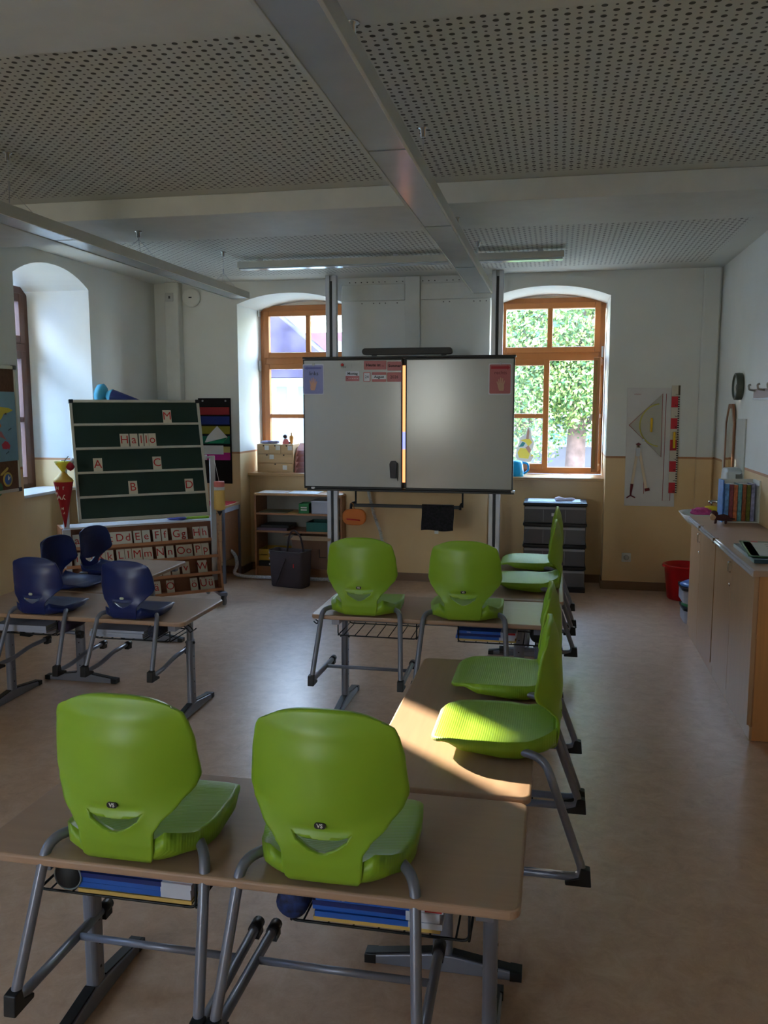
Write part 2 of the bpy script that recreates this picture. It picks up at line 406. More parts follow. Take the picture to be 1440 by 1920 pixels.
# the open sash of the right-hand window, turned into the room
bm = NB(); W_, H_, w_ = .44, 1.04, .055
for q in ((0, w_, 0, H_), (W_-w_, W_, 0, H_), (w_, W_-w_, 0, w_), (w_, W_-w_, H_-w_, H_), (w_, W_-w_, H_*.49-.02, H_*.49+.02)):
    box(bm, q[0], q[1], -.03, .03, q[2], q[3])
os_ = obj('open_sash', bm, M_winwood, w2, loc=(.385, 8.46, 1.04), rot=(0, 0, R(-96)), bevel=.005)
bm = NB(); box(bm, w_-.004, W_-w_+.004, -.004, .004, w_-.004, H_-w_+.004); obj('pane', bm, M_glass, os_)
bm = NB(); box(bm, W_-.002, W_+.006, -.014, .004, .03, H_-.03); obj('seal', bm, mat('brass_strip', (120, 92, 50), .35, .7), os_)
bm = NB(); box(bm, W_-.045, W_-.02, -.05, -.03, .47, .53); tube(bm, [(W_-.032, -.05, .50), (W_-.032, -.07, .50), (W_-.10, -.075, .50)], .009); obj('handle', bm, M_alu, os_)
for wr, x, zz in ((w2, -.03, 0),):
    bm = NB(); box(bm, .392, .41, 8.40, 8.42, 2.10, 2.2); box(bm, -.60, -.575, 8.43, 8.45, 2.28, 2.42); obj('hinge', bm, M_alu, wr)
bm = NB(); box(bm, -2.998, -2.985, 8.40, 8.44, 2.54, 2.62); box(bm, -2.998, -2.985, 8.40, 8.44, 2.0, 2.1); obj('hinge', bm, M_alu, w1)
# ---------------------------------------------------------------- chairs
def interp(tab, v):
    if v <= tab[0][0]: return tab[0][1]
    for (a, p), (b, q) in zip(tab, tab[1:]):
        if v <= b:
            t = (v-a)/(b-a); t = t*t*(3-2*t)*.5 + t*.5
            return p+(q-p)*t
    return tab[-1][1]
SEAT_W = [(0, .100), (.015, .122), (.05, .150), (.10, .172), (.18, .188), (.28, .187), (.35, .178), (.38, .165), (.395, .145), (.405, .115)]
def seat_mesh(k=(1, 1, 1)):
    bm = NB(); NU, NV = 30, 22; top = []; bot = []
    for i in range(NU+1):
        y = .014+.391*i/NU; w = interp(SEAT_W, y); rt = []; rb = []
        for j in range(NV+1):
            t = -1+2*j/NV; x = w*t
            rear = max(0, 1-y/.12)
            zt = .060 + .004*math.sin(y/.405*PI) - .012*(1-t*t)*min(1, max(0, (.40-y)/.1)) + rear**1.5*(.012+.036*abs(t)**3) - .012*max(0, (y-.33)/.07)**2
            base = interp([(0, .022), (.05, .004), (.13, .0), (.30, .016), (.405, .043)], y)
            zb = base + abs(t)**4*(.010+.03*rear+.02*max(0, (y-.30)/.1)) + .002
            zb = min(zb, zt-.012)
            rt.append(bm.verts.new((x*k[0], y*k[1], zt*k[2]))); rb.append(bm.verts.new((x*.985*k[0], (y+.002)*k[1], zb*k[2])))
        top.append(rt); bot.append(rb)
    for g, fl in ((top, False), (bot, True)):
        for i in range(NU):
            for j in range(NV):
                q = [g[i][j], g[i][j+1], g[i+1][j+1], g[i+1][j]]
                bm.faces.new(q[::-1] if fl else q)
    loop_t = top[0] + [r[-1] for r in top[1:]] + top[-1][-2::-1] + [r[0] for r in top[-2:0:-1]]
    loop_b = bot[0] + [r[-1] for r in bot[1:]] + bot[-1][-2::-1] + [r[0] for r in bot[-2:0:-1]]
    n = len(loop_t)
    for i in range(n): bm.faces.new((loop_t[i], loop_b[i], loop_b[(i+1)%n], loop_t[(i+1)%n]))
    return bm
BACK_W = [(.0, .070), (.03, .088), (.05, .092), (.095, .094), (.12, .110), (.16, .148), (.195, .178), (.22, .187), (.30, .179), (.36, .169), (.385, .163), (.400, .157), (.410, .146), (.415, .135)]
BACK_Y_ = [(.0, .034), (.03, .012), (.07, .004), (.12, .002), (.2, -.002), (.3, .004), (.36, .015), (.415, .034)]
SMILE = [(-.064, .138), (-.04, .131), (0, .128), (.04, .131), (.064, .138), (.058, .124), (.028, .103), (.008, .094), (-.008, .094), (-.028, .103), (-.058, .124)]
def back_mesh(k=(1, 1, 1), m=None):
    bm = NB(); NU, NV = 52, 40; F = []; Bk = []
    for i in range(NU+1):
        zn = z = .014 + .401*i/NU; w = interp(BACK_W, z); rf = []; rb = []
        wing = interp([(0, .0), (.10, .012), (.2, .080), (.3, .068), (.415, .034)], z)
        for j in range(NV+1):
            t = -1+2*j/NV; x = w*t; z = zn - .026*abs(t)**2.7*min(1, max(0, (zn-.30)/.115))**1.5
            y = interp(BACK_Y_, z) + wing*(x/.187)**2
            dx = abs(x)/.075; dz = (z-(.108+.022*min(1, dx)**1.5))/.017
            lip = math.exp(-dz*dz*1.2)*max(0, 1-dx**4)
            yo = y - .006*lip + .006*math.exp(-((z-.150)/.010)**2)*max(0, 1-dx**4)
            th = .013 - .005*abs(t)**6
            rb.append(bm.verts.new((x*k[0], yo*k[1], z*k[2]))); rf.append(bm.verts.new((x*k[0], (y+th)*k[1], z*k[2])))
        F.append(rf); Bk.append(rb)
    for g, fl in ((Bk, False), (F, True)):
        for i in range(NU):
            for j in range(NV):
                q = [g[i][j], g[i][j+1], g[i+1][j+1], g[i+1][j]]
                bm.faces.new(q[::-1] if fl else q)
    def loop(g): return g[0] + [r[-1] for r in g[1:]] + g[-1][-2::-1] + [r[0] for r in g[-2:0:-1]]
    A, B = loop(Bk), loop(F); n = len(A)
    for i in range(n): bm.faces.new((A[i], B[i], B[(i+1)%n], A[(i+1)%n]))
    o = obj('tmp', bm, m)
    cb = NB(); prism(cb, [(x*k[0], z*k[2]) for x, z in SMILE], .3, Matrix.Translation((0, .15, 0)) @ XZ)
    cut = obj('cut', cb, m)
    md = o.modifiers.new('b', 'BOOLEAN'); md.operation = 'DIFFERENCE'; md.object = cut; md.solver = 'EXACT'
    bpy.context.view_layer.update()
    me = bpy.data.meshes.new_from_object(o.evaluated_get(bpy.context.evaluated_depsgraph_get()))
    bpy.data.objects.remove(o); bpy.data.objects.remove(cut)
    me.materials.clear(); me.materials.append(m)
    for p in me.polygons: p.use_smooth = True
    return me
def ribbed(base, name, rgb, rough):
    m = base.copy(); m.name = name; t = m.node_tree; b = t.nodes['Principled BSDF']
    tcn = t.nodes.new('ShaderNodeTexCoord'); w = t.nodes.new('ShaderNodeTexWave'); w.bands_direction = 'Y'; w.inputs['Scale'].default_value = 42
    bp = t.nodes.new('ShaderNodeBump'); bp.inputs['Strength'].default_value = .35; bp.inputs['Distance'].default_value = .001
    t.links.new(tcn.outputs['Object'], w.inputs['Vector']); t.links.new(w.outputs['Fac'], bp.inputs['Height']); t.links.new(bp.outputs[0], b.inputs['Normal'])
    b.inputs['Roughness'].default_value = rough
    return m
M_greenr = ribbed(M_green, 'lime_green_ribbed_plastic', None, .42)
M_badge = mat('dark_badge', (40, 34, 34), .4); M_badgel = mat('pale_badge', (196, 206, 176), .5)
def foot_wedge(s, x, y, z, k=1.0):
    bm = NB()
    prism(bm, [(-.022*k, .030), (-.026*k, -.022), (.05*k, -.022), (.052*k, -.010), (.012, .004), (.006, .034)], .032,
          Matrix.Translation((x-.016, y, z)) @ Matrix(((0,0,1,0),(1,0,0,0),(0,1,0,0),(0,0,0,1))))
    return bm
def make_chair(kind):
    green = kind == 'green'
    m = M_green if green else M_blue
    k = (1, 1, 1) if green else (.80, .80, .74)
    t = thing('school_chair', 'x', 'chair')
    obj('seat', seat_mesh(k), M_greenr if green else m, t, smooth=True)
    bo = bpy.data.objects.new('backrest', back_mesh(k, m)); C.objects.link(bo); bo.parent = t
    bm = NB(); prism(bm, rrect(.026 if green else .022, .014 if green else .012, .006), .004, Matrix.Translation((0, (.0005)*k[1], .163*k[2])) @ XZ)
    bd = obj('badge', bm, M_badge if green else M_badgel, bo)
    if green:
        text('VS', .013, M_paper, bo, (0, -.0042, .163), name='lettering', bold=.0003)
    fw, dz, end = (.225, -.318, .34) if green else (.18, -.255, .36)
    kx = 1 if green else .80
    for s in (-1, 1):
        bm = NB()
        if green:
            path = [(s*.09, .17, .016), (s*.15, .135, .030), (s*.205, .05, .032), (s*.232, -.078, dz), (s*.225, end, dz)]
            p = fillet(path, .045)
        else:
            path = [(s*.08, .15, .012), (s*.12, .12, .020), (s*.165, .05, .024), (s*.185, -.065, dz), (s*.18, .06, dz+.002), (s*.18, .20, dz+.030), (s*.18, end, dz+.034)]
            p = fillet(path, .04)
        tube(bm, p, .0130 if green else .0115, 14)
        obj('leg', bm, M_frame, t)
        obj('foot_cap', foot_wedge(s, s*(.232 if green else .185), -.070 if green else -.060, dz), M_black, t, bevel=.003)
        bm = NB(); e = Vector(path[-1]); tube(bm, [e+Vector((0, -.035, 0)), e+Vector((0, .008, 0))], .0165 if green else .0145, 12); cbox(bm, e+Vector((0, -.012, -.018)), (.024, .036, .02))
        obj('end_cap', bm, M_black, t)
    if green:
        bm = NB(); tube(bm, [(-.225, .19, dz), (.225, .19, dz)], .0095, 12); obj('crossbar', bm, M_frame, t)
    return t
D = .565
GREEN = [(-.492, 1.722, 0, 'lime green chair on the front desk, above the blue patterned pencil case', 'lime green chairs put up on the front desk'),
 (-.992, 1.722, 0.0, 'lime green chair on the front desk, above the round black pencil case', 'lime green chairs put up on the front desk'),
 (-.970, 4.15, 0, 'lime green chair on the left half of the middle desk, above the empty wire basket', 'lime green chairs put up on the middle desk'),
 (-.437, 4.15, 0, 'lime green chair on the right half of the middle desk, above blue booklets', 'lime green chairs put up on the middle desk'),
 (.037, 2.70, R(90), 'lime green side-on chair on the near, sunlit end of the right desk', 'lime green chairs along the right row'),
 (.037, 3.235, R(90), 'lime green side-on chair in shade on the far end of the right desk', 'lime green chairs along the right row'),
 (.050, 5.09, R(90), 'lime green side-on chair on the back right desk, the nearer of two', 'lime green chairs along the right row'),
 (.058, 5.74, R(90), 'farthest lime green chair, on the back right desk before the clear drawer tower', 'lime green chairs along the right row')]
BLUE = [(-2.125, 3.86, R(-2), 'dark blue chair on the right half of the left desk, its back to the viewer', 'dark blue chairs put up on the left desks'),
 (-2.635, 3.86, R(-4), 'dark blue chair on the left half of the left desk, nearest the picture edge', 'dark blue chairs put up on the left desks'),
 (-2.985, 4.60, R(-100), 'dark blue chair facing right on the back left desk, the left one of two', 'dark blue chairs put up on the left desks'),
 (-2.985, 5.02, R(-100), 'farthest dark blue chair, facing right beside the grey post of the letter trolley', 'dark blue chairs put up on the left desks')]
for kind, lst in (('green', GREEN), ('blue', BLUE)):
    proto = make_chair(kind)
    for i, (x, y, rz, lab, grp) in enumerate(lst):
        o = proto if i == 0 else dup(proto)
        o.location = (x, y, D + .0005); o.rotation_euler = (0, 0, rz); tag(o, lab, 'chair', grp)

# ---------------------------------------------------------------- desks
def basket(bm, x, y0):
    """wire book rack under the top: opens towards -y"""
    w, d, h = .42, .26, .085; zt = D-.035; zb = zt-h
    for yy_ in (y0, y0+d):
        tube(bm, fillet([(x-w/2, yy_, zt+.008), (x-w/2, yy_, zb), (x+w/2, yy_, zb), (x+w/2, yy_, zt+.008)], .015, 3), .0035, 6)
    for k in range(7):
        xx_ = x - w/2 + w*(k+.5)/7
        tube(bm, fillet([(xx_, y0-.004, zb+.001), (xx_, y0+d, zb+.001), (xx_, y0+d, zt)], .01, 2), .0025, 6)
    tube(bm, [(x-w/2, y0, zb), (x-w/2, y0+d, zb)], .0035, 6); tube(bm, [(x+w/2, y0, zb), (x+w/2, y0+d, zb)], .0035, 6)
def make_desk(label, cx, cy, L, W, rotz, insets=(.12, .12), baskets=True, hooks=(-1,), z=D):
    t = thing('school_desk', label, 'desk', (cx, cy, 0), rotz, 'school desks')
    bm = NB(); prism(bm, rrect(L, W, .03, 6), .024, Matrix.Translation((0, 0, z-.024)))
    obj('tabletop', bm, M_desk, t, bevel=.007, seg=3)
    bm = NB()
    xl, xr = -L/2+insets[0], L/2-insets[1]
    for yy_ in (-.13, .13): tube(bm, [(xl-.02, yy_, z-.045), (xr+.02, yy_, z-.045)], .016, 10)
    for xx_ in (xl, xr): box(bm, xx_-.02, xx_+.02, -W/2+.05, W/2-.05, z-.062, z-.024)
    obj('rail', bm, M_frame, t)
    for xx_ in (xl, xr):
        bm = NB()
        prism(bm, rrect(.036, .058, .016), .36, Matrix.Translation((xx_, 0, .04)))
        prism(bm, rrect(.028, .046, .012), z-.40-.03, Matrix.Translation((xx_, 0, .40)))
        lg = obj('leg', bm, M_frame, t)
        for k in range(4):
            bm = NB(); tube(bm, [(xx_-.0192, 0, .10+.07*k), (xx_+.0192, 0, .10+.07*k)], .004, 8); obj('screw', bm, M_black, lg)
        bm = NB(); tube(bm, [(xx_-.026, 0, .385), (xx_+.026, 0, .385)], .007, 8); obj('knob', bm, M_black, lg)
        bm = NB(); fl = W*.46
        prism(bm, [(-fl, .0), (fl, .0), (fl, .022), (.03, .052), (-.03, .052), (-fl, .022)], .042, Matrix.Translation((xx_-.021, 0, 0)) @ Matrix(((0,0,1,0),(1,0,0,0),(0,1,0,0),(0,0,0,1))))
        ft = obj('foot_bar', bm, M_frame, t, bevel=.004)
        bm = NB(); 
        prism(bm, [(-fl-.004, .0005), (-fl+.03, .0005), (-fl+.03, .029), (-fl-.004, .026)], .046, Matrix.Translation((xx_-.023, 0, 0)) @ Matrix(((0,0,1,0),(1,0,0,0),(0,1,0,0),(0,0,0,1))))
        prism(bm, [(fl-.03, .0005), (fl+.004, .0005), (fl+.004, .026), (fl-.03, .029)], .046, Matrix.Translation((xx_-.023, 0, 0)) @ Matrix(((0,0,1,0),(1,0,0,0),(0,1,0,0),(0,0,0,1))))
        for sg in (-1, 1):
            prism(bm, [(sg*.03, .0525), (sg*fl, .0225), (sg*fl, .0275), (sg*.03, .0575)] , .030, Matrix.Translation((xx_-.015, 0, 0)) @ Matrix(((0,0,1,0),(1,0,0,0),(0,1,0,0),(0,0,0,1))))
        obj('foot_cap', bm, M_black, ft)
    if baskets:
        for sx_ in (-1, 1):
            bm = NB(); basket(bm, sx_*L*.235 + (.0 if sx_ < 0 else .03), -W/2+.06); obj('wire_basket', bm, M_blackm, t)
    for h in hooks:
        bm = NB(); hx = h*(L/2-.02)
        for yy_ in (-W/2+.09, -W/2+.13): tube(bm, fillet([(h*(L/2-.06), yy_, z-.03), (hx, yy_, z-.055), (hx+h*.012, yy_, z-.075), (hx+h*.03, yy_, z-.06)], .01, 3), .0035, 6)
        obj('bag_hook', bm, M_blackm, t)
    return t
make_desk('brown laminate school desk in the foreground carrying the two nearest lime green chairs', -.722, 2.003, 1.34, .525, 0, (.165, .08))
make_desk('brown school desk on the right with a band of sunlight on its near end', -.293, 2.925, 1.27, .495, R(90), (.035, .10), hooks=())
make_desk('school desk in the middle with an empty wire basket under its left half', -.595, 4.46, 1.29, .52, 0, (.12, .12))
make_desk('back right school desk before the plastic drawer tower, under two lime chairs', -.185, 5.325, 1.16, .49, R(90), (.1, .32), hooks=())
make_desk('left school desk with a thin bright edge, holding two dark blue chairs above white booklets', -2.465, 4.17, 1.30, .54, 0, (.12, .09), hooks=(1,))
make_desk('small back left school desk turned sideways below the letter trolley', -2.775, 4.985, 1.05, .50, R(90), (.07, .06), baskets=False, hooks=())

# ---------------------------------------------------------------- books and pencil cases in the desk baskets
M_bblue = mat('blue_book_cover', (38, 96, 190), .3); M_bnavy = mat('navy_book_cover', (20, 40, 112), .3); M_byel = mat('ochre_book_spine', (214, 178, 96), .4)
M_bwhite = mat('white_book_cover', (206, 210, 222), .35); M_bred = mat('red_label', (190, 40, 48), .4); M_bgrey = mat('grey_booklet', (168, 176, 196), .4)
def book(label, x, y, z, w, d, h, m, group, tail=True, writing=None):
    """spine faces -y"""
    t = thing('exercise_book', label, 'book', (x, y, z), random.uniform(-.01, .01), group)
    bm = NB(); box(bm, -w/2, w/2, 0, d, 0, .0014); box(bm, -w/2, w/2, 0, d, h-.0014, h); box(bm, -w/2, w/2, -.0005, .002, 0, h); obj('cover', bm, m, t)
    bm = NB(); box(bm, -w/2+.003, w/2-.003, .003, d-.003, .0016, h-.0016); obj('pages', bm, M_paper, t)
    if tail:
        bm = NB(); box(bm, w*.24, w/2+.0004, -.0012, d*.98, .0, h+.0004); obj('pale_end', bm, M_bwhite, t)
    if writing == 'red':
        bm = NB(); box(bm, w*.36, w*.49, -.0022, -.001, .002, h-.002); obj('red_label', bm, M_bred, t)
    if writing:
        text('Mein Heft' if False else 'Mathe', h*.55, M_paper, t, (-w*.30, -.0015, h*.5), rot=(R(90), R(180), 0), name='spine_writing')
    return t
def stack(place, x, y, z, mats):
    zz = z; names = {'b': 'blue', 'n': 'navy blue', 'y': 'ochre yellow', 'w': 'whitish'}
    order = ['lowest', 'second', 'third', 'fourth', 'topmost']
    n = len(mats)
    for i, c in enumerate(mats):
        h = {'b': .014, 'n': .012, 'y': .010, 'w': .012}[c]
        pos = 'topmost' if i == n-1 else order[i]
        book('%s booklet, %s in the stack %s' % (names[c], pos, place), x+random.uniform(-.006, .006), y+random.uniform(-.004, .006), zz, .30, .20, h,
             {'b': M_bblue, 'n': M_bnavy, 'y': M_byel, 'w': M_bgrey}[c], 'booklets in the desk baskets', c in 'bn', 'red' if (i == n-1 and c == 'b') else None)
        zz += h+.0006
ZB = D-.035-.085+.0062
stack('under the left half of the front desk', -.985, 1.80, ZB, 'ybbnb')
stack('under the right half of the front desk', -.38, 1.80, ZB, 'ybbnb')
stack('under the middle desk', -.33, 4.265, ZB, 'ybnb')
stack('under the left half of the left desk', -2.78, 3.965, ZB, 'www')
stack('under the right half of the left desk', -2.22, 3.965, ZB, 'www')
def rollcase(label, x, y, z, r, L, m, rim=None, squash=1.0):
    t = thing('pencil_case', label, 'pencil case', (x, y, z), 0)
    bm = NB(); Mx = Matrix.Rotation(R(-90), 4, 'X') @ Matrix.Diagonal((1, squash, 1, 1)); Mx = Matrix.Translation((0, 0, r*squash)) @ Mx
    lathe(bm, [(0, 0), (r*.7, .0), (r*.95, .012), (r, .03), (r, L-.03), (r*.9, L-.005), (0, L)], 20, M=Mx); obj('body', bm, m, t)
    if rim:
        bm = NB(); tube(bm, [(r*.93*math.cos(a*PI/12), .008, r*squash+r*squash*.93*math.sin(a*PI/12)) for a in range(24)], .0022, 6, closed=True); obj('piping', bm, rim, t)
    bm = NB(); cbox(bm, (0, .012, r*squash*2-.004), (.008, .03, .006)); obj('zip_pull', bm, M_alu, t)
    return t
rollcase('round black pencil case with pale piping under the left half of the front desk', -1.165, 1.79, ZB, .0385, .20, mat('black_nylon', (30, 34, 36), .6, bump=.3), mat('grey_piping', (130, 140, 140), .5))
rollcase('dark blue patterned pencil case with a zip under the right half of the front desk', -.583, 1.78, ZB-.0, .04, .20, mat('blue_camouflage_cloth', (24, 44, 96), .7, var=.9, scale=55), None)
rollcase('black round pencil case at the right end of the middle desk basket', -.07, 4.27, ZB, .042, .2, mat('black_nylon', (30, 34, 36), .6))
rollcase('dark purple pencil case beside the booklets under the left half of the left desk', -2.54, 3.97, ZB, .038, .2, mat('purple_cloth', (52, 40, 66), .7))
rollcase('dark speckled pencil case beside the booklets under the right half of the left desk', -2.02, 3.97, ZB, .038, .2, mat('speckled_cloth', (40, 44, 62), .7, var=.8, scale=80))
# ---------------------------------------------------------------- whiteboard between two wall columns
M_wb = mat('white_enamel', (196, 196, 192), .16, var=.01); M_pink = mat('pink_card', (206, 130, 132), .55); M_pinkd = mat('dusky_pink_card', (188, 104, 104), .5)
M_lav = mat('lavender_card', (150, 152, 202), .5); M_skin = mat('peach_print', (226, 170, 140), .6); M_skin2 = mat('beige_print', (206, 160, 132), .6)
M_clear = mat('laminate_edge', (214, 214, 222), .2)
wbd = thing('whiteboard', 'large folding whiteboard with black frame between two grey wall columns', 'whiteboard', (-1.29, 7.3, 0))
def L(x, y=0, z=0): return (x+1.29, y-7.3, z)
for x in (-2.03, -.535):
    bm = NB(); prism(bm, [(-.05, -.03), (.05, -.03), (.05, .03), (.012, .03), (.012, .0), (-.012, .0), (-.012, .03), (-.05, .03)], CEIL-.002, Matrix.Translation((x+1.29, .355, .001)) @ Matrix.Diagonal((1, -1, 1, 1)))
    cl = obj('column', bm, M_alu, wbd, bevel=.003)
    bm = NB(); box(bm, x+1.29-.010, x+1.29+.010, -.0+.330, .357, .02, 2.76); obj('track', bm, M_black, cl)
bpart('lift_carriage', -1.95+1.29, -.62+1.29, .26, .32, 1.2, 1.9, M_black, wbd)
for i, x in enumerate((-2.03, -.535)): bpart('bracket', x+1.29-.03, x+1.29+.03, .08, .325, 1.3, 1.4, M_black, wbd)
bpart('display_housing', -2.18+1.29, -.36+1.29, .035, .085, .93, 2.045, M_black, wbd, .006)
dsp = obj('display_screen', (lambda b: (box(b, -2.1+1.29, -.45+1.29, .030, .034, .98, 1.99), b)[1])(NB()), emis('orange_screen', (255, 170, 110), 1.0), wbd)
bpart('screen_icons', -1.5+1.29, -1.1+1.29, .0285, .0299, 1.27, 1.42, emis('blue_screen', (150, 160, 255), 1.0), dsp)
for (a, b) in ((-2.197, -1.312), (-1.284, -.358)):
    bm = NB(); f = .014
    for q in ((a, b, .918, .918+f+.006), (a, b, 2.036, 2.05), (a, a+f*.7, .93, 2.04), (b-f*.7, b, .93, 2.04)): box(bm, q[0]+1.29, q[1]+1.29, -.012, .012, q[2], q[3])
    fr = obj('wing_frame', bm, M_black, wbd, bevel=.002)
    bpart('writing_surface', a+1.29+f*.6, b+1.29-f*.6, -.010, .010, .936, 2.038, M_wb, wbd, .004)
bpart('top_rail', -2.20+1.29, -.35+1.29, -.02, .09, 2.052, 2.068, M_black, wbd, .003)
bpart('bottom_rail', -2.17+1.29, -.345+1.29, -.02, .09, .898, .917, M_black, wbd, .003)
for x in (-2.12, -.36): bpart('corner_bolt', x+1.29-.012, x+1.29+.022, -.02, .02, .905, .93, M_alu, wbd, .004)
for hx_ in (-1.724, -.781):
    bm = NB(); tube(bm, [L(hx_, 7.28, .90), L(hx_, 7.28, .775)], .008, 8); obj('rail_hanger', bm, M_black, wbd)
bpart('towel_rail', -1.755+1.29, -.80+1.29, -.035, -.012, .762, .79, M_black, wbd, .003)
bm = NB(); tube(bm, fillet([L(-1.73, 7.28, .80), L(-1.765, 7.27, .79), L(-1.765, 7.26, .745)], .02), .012, 8); obj('hook', bm, M_black, wbd)
bm = NB(); tube(bm, fillet([L(-.785, 7.28, .81), L(-.80, 7.27, .79), L(-.80, 7.265, .755)], .02), .012, 8); obj('hook', bm, M_black, wbd)

bm = NB(); prism(bm, rrect(.775, .056, .027, 8, -1.262, 2.104), .075, Matrix.Translation((0, 7.285, 0)) @ XZ)
sb = solo('soundbar', 'long black soundbar lying on top of the whiteboard', 'soundbar', bm, M_black, bevel=.004)
for x in (-1.55, -.95): bpart('foot', x-.02, x+.02, 7.24, 7.27, 2.0685, 2.078, M_black, sb)

FY = 7.2875
def card(name, label, cat, x0, x1, z0, z1, m, group=None, r=.006, y=FY, th=.002):
    bm = NB(); prism(bm, rrect(x1-x0, z1-z0, r), th, Matrix.Translation(((x0+x1)/2, y, (z0+z1)/2)) @ XZ)
    return solo(name, label, cat, bm, m, group=group)
def flat(name, poly, m, parent, loc, th=.0006): 
    bm = NB(); prism(bm, poly, th, Matrix.Translation(loc) @ XZ); return obj(name, bm, m, parent)
HAND = [(-.018,-.045),(.016,-.045),(.026,-.02),(.030,.0),(.040,.030),(.034,.034),(.024,.012),(.026,.052),(.019,.054),(.013,.016),(.010,.066),(.002,.066),(.001,.018),(-.008,.060),(-.015,.058),(-.011,.014),(-.024,.042),(-.030,.038),(-.021,.0),(-.024,-.02)]
ck = card('direction_card', 'lavender laminated card reading links at the left edge of the whiteboard', 'card', -2.198, -2.006, 1.742, 2.008, M_clear, r=.012)
flat('card_face', rrect(.176, .246, .01, 4, -2.103, 1.873), M_lav, ck, (0, FY-.002, 0))
flat('arrow', [(-2.185, 1.972), (-2.155, 1.987), (-2.155, 1.98), (-2.03, 1.98), (-2.03, 1.964), (-2.155, 1.964), (-2.155, 1.957)], mat('purple_print', (112, 112, 176), .6), ck, (0, FY-.0026, 0))
text('links', .048, M_ink, ck, (-2.10, FY-.0028, 1.925)); flat('hand_print', [(-2.108+x, 1.825+z) for x, z in HAND], M_skin, ck, (0, FY-.0026, 0))
ck = card('direction_card', 'pink laminated card reading rechts at the right edge of the whiteboard', 'card', -.575, -.382, 1.738, 1.998, M_clear, r=.012)
flat('card_face', rrect(.176, .242, .01, 4, -.479, 1.868), M_pinkd, ck, (0, FY-.002, 0))
flat('arrow', [(-.555, 1.974), (-.42, 1.974), (-.42, 1.982), (-.395, 1.962), (-.42, 1.944), (-.42, 1.952), (-.555, 1.952)], mat('crimson_print', (176, 24, 44), .5), ck, (0, FY-.0026, 0))
text('rechts', .042, mat('maroon_ink', (96, 24, 30), .6), ck, (-.475, FY-.0028, 1.92)); flat('hand_print', [(-.468-x, 1.815+z) for x, z in HAND], M_skin2, ck, (0, FY-.0026, 0))
def magnet(label, x, z, m, y=FY-.002, r=.013):
    bm = NB(); lathe(bm, [(0, 0), (r, 0), (r, .006), (r*.7, .008), (0, .008)], 16, c=(x, y, z), M=Matrix.Rotation(R(90), 4, 'X')); return solo('magnet', label, 'magnet', bm, m)
magnet('pale round magnet holding the lavender links card', -2.10, 2.004, M_wb, FY-.0029); magnet('grey round magnet holding the pink rechts card', -.478, 1.998, M_alu, FY-.0029)
magnet('red round magnet above the small name slip on the whiteboard', -1.84, 1.998, M_red, FY-.0025)
nk = card('name_slip', 'small pale slip with grey writing below the red magnet', 'slip', -1.915, -1.758, 1.966, 2.004, mat('pale_slip', (190, 190, 184), .5), r=.003); text('Tafel', .024, mat('grey_ink', (110, 110, 112), .6), nk, (-1.83, FY-.0022, 1.979))
ck = card('calendar_card', 'pink calendar strip reading Heute ist at the top of the board', 'card', -1.649, -1.451, 1.955, 2.03, M_pink, 'calendar cards'); text('Heute ist ...', .034, M_ink, ck, (-1.55, FY-.0022, 1.993), bold=.0007)
ck = card('calendar_card', 'pink calendar card reading Sommer beside the Heute ist strip', 'card', -1.443, -1.318, 1.945, 2.022, M_pink, 'calendar cards'); text('Sommer', .032, M_ink, ck, (-1.378, FY-.0022, 1.985), bold=.0007)
ck = card('calendar_card', 'white calendar card reading Montag over a pink dotted strip', 'card', -1.812, -1.690, 1.856, 1.942, M_clear, 'calendar cards'); text('Montag', .030, M_ink, ck, (-1.75, FY-.0022, 1.922), bold=.0007)
flat('dotted_strip', rrect(.122, .045, .003, 3, -1.751, 1.880), M_pink, ck, (0, FY-.002, 0))
for k in range(7): flat('dot', rrect(.006, .006, .0029, 3, -1.797+.0155*k, 1.880), M_ink if k == 0 else M_paper, ck, (0, FY-.0026, 0))
ck = card('calendar_card', 'small white calendar card with the number 24', 'card', -1.654, -1.592, 1.851, 1.933, M_pink, 'calendar cards'); flat('card_face', rrect(.05, .07, .003, 3, -1.623, 1.892), M_clear, ck, (0, FY-.002, 0)); text('24', .034, M_ink, ck, (-1.623, FY-.0028, 1.892))
ck = card('calendar_card', 'pink and white calendar card reading August', 'card', -1.578, -1.452, 1.850, 1.932, M_pink, 'calendar cards'); flat('card_face', rrect(.124, .036, .002, 3, -1.515, 1.892), M_clear, ck, (0, FY-.002, 0)); text('August', .031, M_ink, ck, (-1.515, FY-.0028, 1.892), bold=.0007)
ck = card('calendar_card', 'pink calendar card with the year 2026 under the Sommer card', 'card', -1.444, -1.320, 1.850, 1.930, M_pink, 'calendar cards'); text('2026', .036, M_ink, ck, (-1.382, FY-.0022, 1.89))
bm = NB(); prism(bm, [(-.026, -.075), (.026, -.075), (.030, .06), (.018, .075), (-.022, .075), (-.034, .05)], .035, Matrix.Translation((-1.385, FY-.001, 1.095)) @ XZ)
ek = solo('board_eraser', 'dark grey board eraser stuck low on the left half of the whiteboard', 'eraser', bm, mat('eraser_grey', (72, 70, 76), .6), bevel=.006)
bm = NB(); prism(bm, [(.031, -.075), (.038, -.10), (.038, .05), (.031, .06)], .02, Matrix.Translation((-1.385, FY-.001, 1.095)) @ XZ); obj('felt', bm, M_black, ek)

